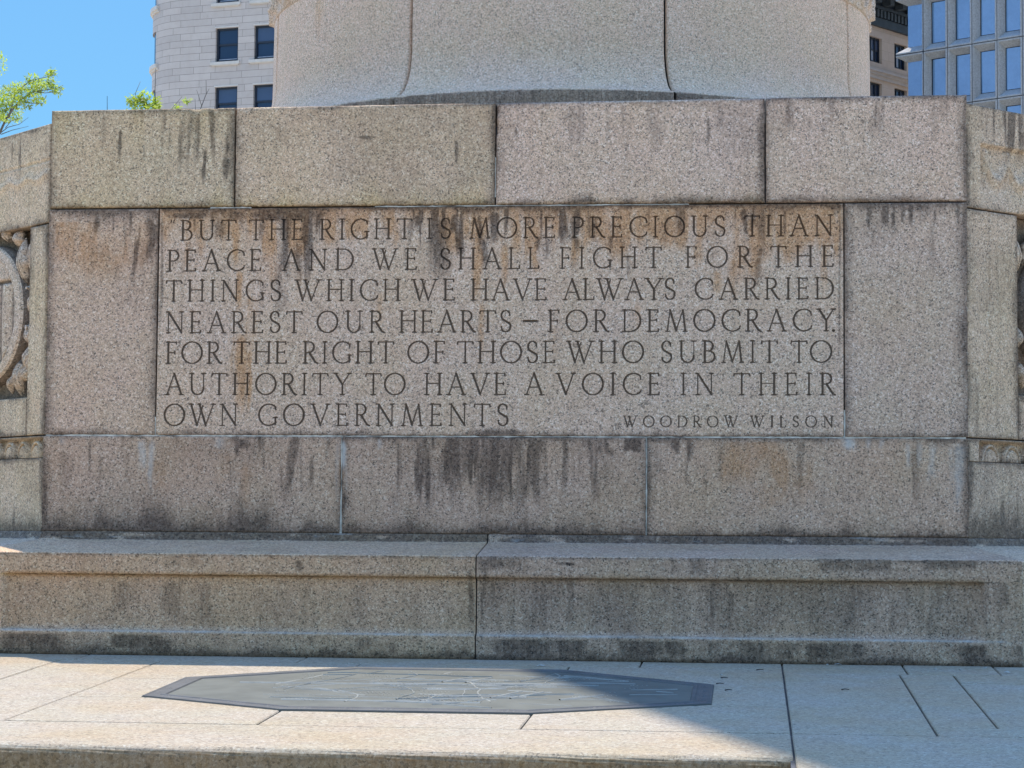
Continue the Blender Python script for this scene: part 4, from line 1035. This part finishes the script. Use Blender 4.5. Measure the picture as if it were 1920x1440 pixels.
# --- middle right: tan masonry block under a dark bracketed cornice
M_TAN = ashlar('tan_ashlar', (.58, .42, .30), (.62, .455, .325), (.47, .34, .24), 2.4, .62)
M_CORN = plain('dark_copper_cornice', (.028, .034, .036), .55, var=.25, scale=2)
M_TANP = plain('tan_trim', (.50, .40, .32), .85, var=.08, scale=2)
FB = Facade(1640, 100, 150.0, -math.radians(47.6))
TB = empty('tan_masonry_building', FB.P(0, -3, -1.6), 'tan masonry building with a dark bracketed cornice, between the column and the glass office block', 'building')
cb0 = FB.sz(1640, 49)[1]                         # underside line of the cornice
bu = [FB.sz(x, 100)[0] for x in (1629.5, 1653.5, 1677, 1701.5)]
bz = [FB.sz(1640, y)[1] for y in (69, 116.5, 154)]
bw_ = bu[1] - bu[0]; bp_ = bu[2] - bu[0]; bfh = bz[0] - bz[2]; bwh = bz[0] - bz[1]
bcols = [(bu[0] + k * bp_, bu[0] + k * bp_ + bw_) for k in range(-3, 4)]
brows = [(bz[1] + k * bfh, bz[0] + k * bfh) for k in range(-4, 1)]
us_b = [bcols[0][0] - 2] + [v for c in bcols for v in c] + [bcols[-1][1] + 2]; zs_b = [-1.6] + [v for r in brows for v in r] + [cb0 + 1]
FB.wall('wall', us_b, zs_b, {(2 * i + 1, 2 * j + 1) for i in range(len(bcols)) for j in range(len(brows))}, M_TAN, TB, .35)
for i, (a, b_) in enumerate(bcols[2:6]):
    for j, (c, d) in enumerate(brows[2:]):
        wd_ = sash(FB, a, b_, c, d, TB, d=-.2, fw=.12, blind=False)
        cm = MB(); FB.box(cm, a + bw_ * .36, a + bw_ * .58, -.30, -.285, c + .2, d - .35); cm.build('curtain', plain('curtain_%d%d' % (i, j), (.42, .43, .45), .8), wd_)
        fm = MB(); FB.box(fm, a + bw_ * .30, a + bw_ * .34, -.27, -.18, c, d); FB.box(fm, a + bw_ * .62, a + bw_ * .66, -.27, -.18, c, d); fm.build('mullion', M_FRAME, wd_)
for zc in [bz[1] - .5 + k * bfh for k in (-1, 0)]:
    sm = MB(); FB.box(sm, us_b[0], us_b[-1], -.1, .28, zc - .15, zc); FB.box(sm, us_b[0], us_b[-1], -.1, .18, zc - .35, zc - .15); FB.box(sm, us_b[0], us_b[-1], -.1, .10, zc - .6, zc - .35); sm.build('string_course', M_TANP, TB)
mb = MB(); FB.box(mb, us_b[0], us_b[-1], -20, -.6, -1.6, cb0 + 3); mb.build('body', M_FRAME, TB)
cm = MB(); ua, ub = us_b[0], us_b[-1]
FB.box(cm, ua, ub, -.6, .25, cb0, cb0 + .55); FB.box(cm, ua, ub, -.6, .12, cb0 + .55, cb0 + 1.15); FB.box(cm, ua, ub, -.6, .35, cb0 + 1.15, cb0 + 1.35); FB.box(cm, ua, ub, -.6, .2, cb0 + 1.35, cb0 + 2.3); FB.box(cm, ua, ub, -.6, 1.9, cb0 + 2.3, cb0 + 2.6); FB.box(cm, ua, ub, -.6, 2.1, cb0 + 2.6, cb0 + 3.2)
CORN = cm.build('cornice', M_CORN, TB)
dm = MB()
u = ua
while u < ub: FB.box(dm, u, u + .22, .12, .30, cb0 + .62, cb0 + 1.12); u += .42
M_CORN2 = plain('dark_copper_dentil', (.05, .056, .056), .55, var=.2)
dm.build('dentils', M_CORN2, CORN)
u = ua + .4; bk = MB()
while u < ub: FB.box(bk, u, u + .55, .2, 1.6, cb0 + 1.75, cb0 + 2.298); FB.box(bk, u + .05, u + .5, .2, .9, cb0 + 1.4, cb0 + 1.75); u += 1.5
bk.build('brackets', M_CORN2, CORN)

# --- right: precast concrete and glass office block
def precast():
    N = NB('precast_concrete'); pos = N.n('ShaderNodeNewGeometry').outputs['Position']
    n1 = N.noise(pos, 9, 5, .7); n2 = N.noise(N.scaled(pos, (1.2, 1.2, .3)), 1, 3)
    c = N.ramp(n1, [(.25, (.23, .22, .20)), (.5, (.35, .33, .30)), (.75, (.46, .43, .39))])
    c = N.mix(N.mapr(n2, .45, .75, 0, .35), c, C(.2, .19, .18))
    N.set(N.b.inputs['Base Color'], c); N.b.inputs['Roughness'].default_value = .9
    return N.m
M_PRE = precast(); M_JOINT = plain('panel_joint', (.015, .017, .022), .8)
M_MIRROR = glass('blue_mirror_glass', (.42, .68, 1.0), .02, .5, .95)
FC = Facade(1731, 96.5, 140.0, math.radians(41.3))
OB = empty('office_building', FC.P(12, -6, -1.6), 'grey precast office block with splayed bays and blue mirror glass at the right edge', 'building')
bay = FC.sz(1776.4, 96.5)[0]; fl = FC.sz(1731, 96.5)[1] - FC.sz(1731, 203.5)[1]
z0c = FC.sz(1731, 96.5)[1]
DEP = .55
wl, wr = .16 * bay, .935 * bay                   # glass edges inside a bay (flat right rim, wide left splay)
hb, ht = .15 * fl, .88 * fl
u_start = -bay                                  # corner bay
NB_, K0, K1 = 12, -8, 3
jm = MB(); FC.box(jm, -bay * .45, NB_ * bay, -DEP - .5, -DEP - .30, -1.6, z0c + K1 * fl); jm.build('body', M_JOINT, OB)
for k in range(K0, K1):
    for b in range(-1, NB_):
        if k < -4: continue
        u0 = b * bay; zb_ = z0c + k * fl; g = .028
        o = [(u0 + g, zb_ + g), (u0 + bay - g, zb_ + g), (u0 + bay - g, zb_ + fl - g), (u0 + g, zb_ + fl - g)]
        rim = .055
        r_ = [(u0 + g + rim, zb_ + g + rim * 1.6), (u0 + bay - g - rim * 2.0, zb_ + g + rim * 1.6), (u0 + bay - g - rim * 2.0, zb_ + fl - g - rim * 1.6), (u0 + g + rim, zb_ + fl - g - rim * 1.6)]
        i_ = [(u0 + wl, zb_ + hb), (u0 + wr, zb_ + hb), (u0 + wr, zb_ + ht), (u0 + wl, zb_ + ht)]
        if b == -1:                              # corner bay: glass runs to the corner, spandrels return round it
            o[0] = (u0 + .1 * bay, zb_ + g); o[3] = (u0 + .1 * bay, zb_ + fl - g)
            m2 = MB(); c0 = u0 + .17 * bay
            e_ = DEP                             # nose sticks out by the depth of the splay
            for (za, zc_, zi) in ((zb_ + g, zb_ + g + rim * 1.6, zb_ + hb), (zb_ + fl - g, zb_ + fl - g - rim * 1.6, zb_ + ht)):
                nose = [(c0 - e_, 0), (u0 + bay - g, 0)]
                V = [FC.P(c0 - e_, 0, za), FC.P(u0 + bay - g, 0, za), FC.P(u0 + bay - g, 0, zc_), FC.P(c0 - e_, 0, zc_), FC.P(c0, -DEP, zi), FC.P(u0 + bay - g, -DEP, zi),
                     FC.P(c0 - e_, -9, za), FC.P(c0 - e_, -9, zc_), FC.P(c0, -9, zi)]
                m2.add(V, [(0, 1, 2, 3), (3, 2, 5, 4), (0, 3, 7, 6), (3, 4, 8, 7)])
            V = [FC.P(u0 + wr, -DEP, zb_ + hb), FC.P(u0 + bay - g - rim, 0, zb_ + g + rim), FC.P(u0 + bay - g, 0, zb_ + g + rim), FC.P(u0 + bay - g, 0, zb_ + fl - g - rim), FC.P(u0 + bay - g - rim, 0, zb_ + fl - g - rim), FC.P(u0 + wr, -DEP, zb_ + ht)]
            m2.add(V, [(1, 2, 3, 4), (0, 1, 4, 5)])
            pn = m2.build('window_bay', M_PRE, OB)
            gm = MB(); gm.add([FC.P(c0, -DEP - .01, zb_ + hb - .05), FC.P(u0 + wr, -DEP - .01, zb_ + hb - .05), FC.P(u0 + wr, -DEP - .01, zb_ + ht + .05), FC.P(c0, -DEP - .01, zb_ + ht + .05), FC.P(c0, -9, zb_ + hb - .05), FC.P(c0, -9, zb_ + ht + .05)], [(0, 1, 2, 3), (4, 0, 3, 5)])
            gm.build('pane', M_MIRROR, pn)
            continue
        V = [FC.P(p[0], 0, p[1]) for p in o] + [FC.P(p[0], 0, p[1]) for p in r_] + [FC.P(p[0], -DEP, p[1]) for p in i_] + [FC.P(p[0], -.35, p[1]) for p in o]
        F = []
        for j in range(4):
            n2 = (j + 1) % 4
            F += [(j, n2, 4 + n2, 4 + j), (4 + j, 4 + n2, 8 + n2, 8 + j), (12 + j, 12 + n2, n2, j)]
        pn = mesh_np('window_bay', np.array(V), F, M_PRE, OB, False)
        gm = MB(); q = .035; t1, t2 = random.uniform(-.012, .012), random.uniform(-.02, .02)
        gm.add([FC.P(u0 + wl + q, -DEP - .035 + t1, zb_ + hb + q), FC.P(u0 + wr, -DEP - .035 - t1, zb_ + hb + q), FC.P(u0 + wr, -DEP - .035 - t1 + t2, zb_ + ht - q), FC.P(u0 + wl + q, -DEP - .035 + t1 + t2, zb_ + ht - q)], [(0, 1, 2, 3)])
        gm.build('pane', M_MIRROR, pn)
        fm = MB(); FC.box(fm, u0 + wl, u0 + wl + q, -DEP - .05, -DEP - .002, zb_ + hb, zb_ + ht); FC.box(fm, u0 + wl, u0 + wr, -DEP - .05, -DEP - .002, zb_ + hb, zb_ + hb + q); FC.box(fm, u0 + wl, u0 + wr, -DEP - .05, -DEP - .002, zb_ + ht - q, zb_ + ht)
        fm.build('frame', M_JOINT, pn)
mb = MB(); FC.box(mb, .4, NB_ * bay, -20, -DEP - .5, -1.6, z0c + K1 * fl); mb.build('body', M_PRE, OB)
mb = MB(); FC.box(mb, -bay * .3, NB_ * bay, -DEP - .3, .0, -1.6, z0c - 4 * fl - .03); mb.build('lower_storeys', M_PRE, OB)

# ================================================================== TREES, MAST
def leafmat(name, col):
    N = NB(name); pos = N.n('ShaderNodeNewGeometry').outputs['Position']
    n1 = N.noise(pos, 9, 3)
    c = N.mix(N.mapr(n1, .3, .7), C(*[x * .7 for x in col]), C(*[x * 1.3 for x in col]))
    N.set(N.b.inputs['Base Color'], c); N.b.inputs['Roughness'].default_value = .5
    tr = N.n('ShaderNodeBsdfTranslucent', {'Color': N.mix(1.0, c, C(1.6, 1.5, .6), 'MULTIPLY')})
    mx = N.n('ShaderNodeMixShader', {0: .45}); N.set(mx.inputs[1], N.b.outputs[0]); N.set(mx.inputs[2], tr.outputs[0])
    N.set(N.out.inputs[0], mx.outputs[0]); return N.m
M_LEAF = leafmat('young_leaf', (.30, .37, .075)); M_BARK = plain('bark', (.13, .115, .095), .9, var=.3, scale=20)
def leaves(mb, c, rad, n, size, rnd, flat=.7):
    for _ in range(n):
        while True:
            v = Vector((rnd.uniform(-1, 1), rnd.uniform(-1, 1), rnd.uniform(-1, 1)))
            if v.length < 1: break
        p = Vector(c) + Vector((v.x * rad[0], v.y * rad[1], v.z * rad[2]))
        d = Vector((rnd.gauss(0, 1), rnd.gauss(0, 1), rnd.gauss(-.25, .6))).normalized(); a = d.cross(Vector((rnd.gauss(0, .5), rnd.gauss(0, .5), 1))).normalized()
        L = size * rnd.uniform(.7, 1.3); w2 = L * rnd.uniform(.13, .2); m_ = p + d * L * .5; up = d.cross(a) * w2 * .4
        mb.add([p, m_ + a * w2 + up, p + d * L, m_ - a * w2 + up, m_], [(0, 1, 4), (1, 2, 4), (2, 3, 4), (3, 0, 4)])
def branch_tree(name, label, depth, stems, clusters, trunk, lsize, seed, cat='tree', r0=.09, extra=()):
    rnd = random.Random(seed); base = at(trunk[0][0], trunk[0][1], depth)
    T = empty(name, (base[0], base[1], -1.6), label, cat)
    wood = MB()
    tp = [(base[0], base[1], -1.6)] + [tuple(at(x, y, depth)) for x, y in trunk]
    wood.tube(tp, r0, r0 * .55, 8)
    for st_, ra, rb in stems:
        pts = [at(x, y, depth) + np.array([0, rnd.uniform(-.03, .03) * i, 0]) for i, (x, y) in enumerate(st_)]
        wood.tube(pts, ra, rb, 5)
    wood.build('trunk', M_BARK, T, True)
    if clusters:
        lf = MB()
        for x, y, rx, ry, n_ in clusters:
            c = at(x, y, depth) + np.array([0, rnd.uniform(-.25, .25), 0]); s = depth / F_PX
            leaves(lf, c, (rx * s * 1.3, rx * s * 1.2, ry * s * 1.35), int(n_ * 2.6), lsize, rnd)
        lf.build('crown', M_LEAF, T, False)
    return T
cl = [(8, 208, 20, 13, 120), (-14, 190, 20, 18, 120), (26, 160, 12, 8, 50), (20, 178, 16, 8, 60), (48, 176, 16, 10, 90), (40, 196, 14, 9, 55), (64, 152, 14, 9, 80), (60, 164, 14, 8, 60), (86, 152, 11, 9, 60), (108, 144, 8, 6, 40), (101, 164, 10, 8, 45), (84, 166, 12, 6, 45), (68, 184, 10, 7, 35), (57, 196, 9, 8, 30), (6, 224, 12, 7, 45), (80, 190, 8, 5, 12), (2, 180, 14, 8, 50)]
rt = random.Random(3)
for _ in range(34):
    cl.append((rt.uniform(-330, -30), rt.uniform(-40, 300), 34, 26, 90))
branch_tree('leafy_tree', 'young tree with yellow-green spring leaves reaching in at the left edge', 26.0,
            [([(-150, 420), (-60, 330), (0, 250), (16, 222), (44, 190), (66, 172), (96, 162), (112, 156)], .02, .003), ([(16, 222), (24, 196), (30, 172), (60, 152), (108, 143)], .012, .003), ([(44, 190), (58, 194), (78, 192)], .008, .003), ([(0, 250), (14, 238), (34, 232), (56, 222)], .006, .002), ([(2, 252), (22, 244), (52, 236)], .006, .002), ([(10, 240), (20, 226), (42, 222)], .005, .002), ([(66, 172), (84, 174), (104, 172)], .006, .003),
             ([(-160, 300), (-220, 180), (-260, 60)], .05, .01), ([(-150, 250), (-90, 120), (-60, 10)], .05, .01), ([(-150, 420), (-230, 330), (-300, 250)], .04, .01)],
            cl, [(-150, 800), (-152, 500), (-155, 250), (-150, 60)], .048, 4, r0=.13)
branch_tree('young_tree', 'small tree top of bright yellow-green leaves peeking above the wall beside the limestone building', 24.0,
            [([(292, 230), (291, 172), (294, 130)], .008, .003), ([(280, 230), (272, 190)], .01, .004), ([(285, 225), (295, 185)], .01, .004), ([(300, 230), (322, 204), (341, 180)], .006, .002), ([(262, 226), (254, 176), (262, 152)], .005, .002), ([(258, 200), (244, 186)], .004, .002)],
            [(278, 190, 10, 12, 70), (262, 196, 13, 9, 70), (292, 194, 8, 12, 55), (285, 202, 16, 6, 60), (341, 182, 4, 3.5, 14), (328, 199, 4.5, 3.5, 14), (275, 226, 30, 20, 160)], [(285, 420), (284, 300), (284, 225)], .05, 9, r0=.04)
branch_tree('bare_sapling', 'bare leafless twigs rising above the wall in front of the limestone building', 24.5,
            [([(372, 230), (376, 203), (386, 175), (389, 152)], .007, .0025), ([(368, 230), (366, 186)], .005, .002), ([(378, 198), (368, 168)], .004, .002), ([(384, 182), (392, 166)], .004, .002)], [], [(372, 500), (371, 300), (372, 228)], .05, 12, r0=.03)
b0 = at(201, 300, 118.0); b1 = at(201, 180, 118.0)
mb = MB(); mb.tube([(b0[0], b0[1], -1.6), (b0[0], b0[1], b1[2] - 3), (b1[0], b1[1], b1[2])], .045, .012, 8); mb.tube([(b0[0], b0[1], -1.6), (b0[0], b0[1], -1.0)], .2, .16, 10)
tag(mb.build('mast', M_FRAME), 'thin dark mast against the sky left of the limestone building', 'mast')

# ================================================================== small litter on the terrace
M_LITTER = plain('dry_leaf_bit', (.34, .31, .25), .8, var=.25, scale=40); M_TWIG = plain('dark_twig', (.05, .04, .035), .9)
def on_pave(px, py):
    d = ray(px, py); t = (-.606 - SLP * YP + SLP * CAM[1]) / (d[2] - SLP * d[1]); return CAM + t * d
rl = random.Random(8)
for i, (px, py) in enumerate([(1352, 1268), (1551, 1249), (1572, 1248), (1753, 1257), (1801, 1258), (1848, 1255), (1888, 1262), (1014, 1250)]):
    p = on_pave(px, py); s = rl.uniform(.008, .02); a = rl.uniform(0, 6); V = []
    for k in range(7):
        t = 2 * math.pi * k / 7; r = s * rl.uniform(.6, 1.2); V.append((p[0] + r * math.cos(t), p[1] + .6 * r * math.sin(t), p[2] + .003 + rl.uniform(0, .006)))
    V.append((p[0], p[1], p[2] + .011))
    o = mesh_np('leaf_fragment', np.array(V), [(k, (k + 1) % 7, 7) for k in range(7)], M_LITTER, None, False)
    tag(o, 'tiny pale scrap of dry leaf on the shaded paving by the plinth', 'leaf', 'leaf scraps on the paving')
for i, (px, py, L, a) in enumerate([(1425, 1258, .032, .1), (1358, 1273, .032, -.1), (1350, 1284, .032, .05), (1585, 1295, .032, .05), (1366, 1296, .03, .2)]):
    p = on_pave(px, py); mb = MB(); dx, dy = math.cos(a) * L / 2, math.sin(a) * L / 2 * 2
    mb.tube([(p[0] - dx, p[1] - dy, pz(p[1] - dy) + .005), (p[0], p[1] + .006, p[2] + .007), (p[0] + dx, p[1] + dy, pz(p[1] + dy) + .005)], .0028, .0015, 6)
    tag(mb.build('twig', M_TWIG, None, True), 'short dark twig lying on the shaded paving right of the plaque', 'twig', 'twigs on the paving')
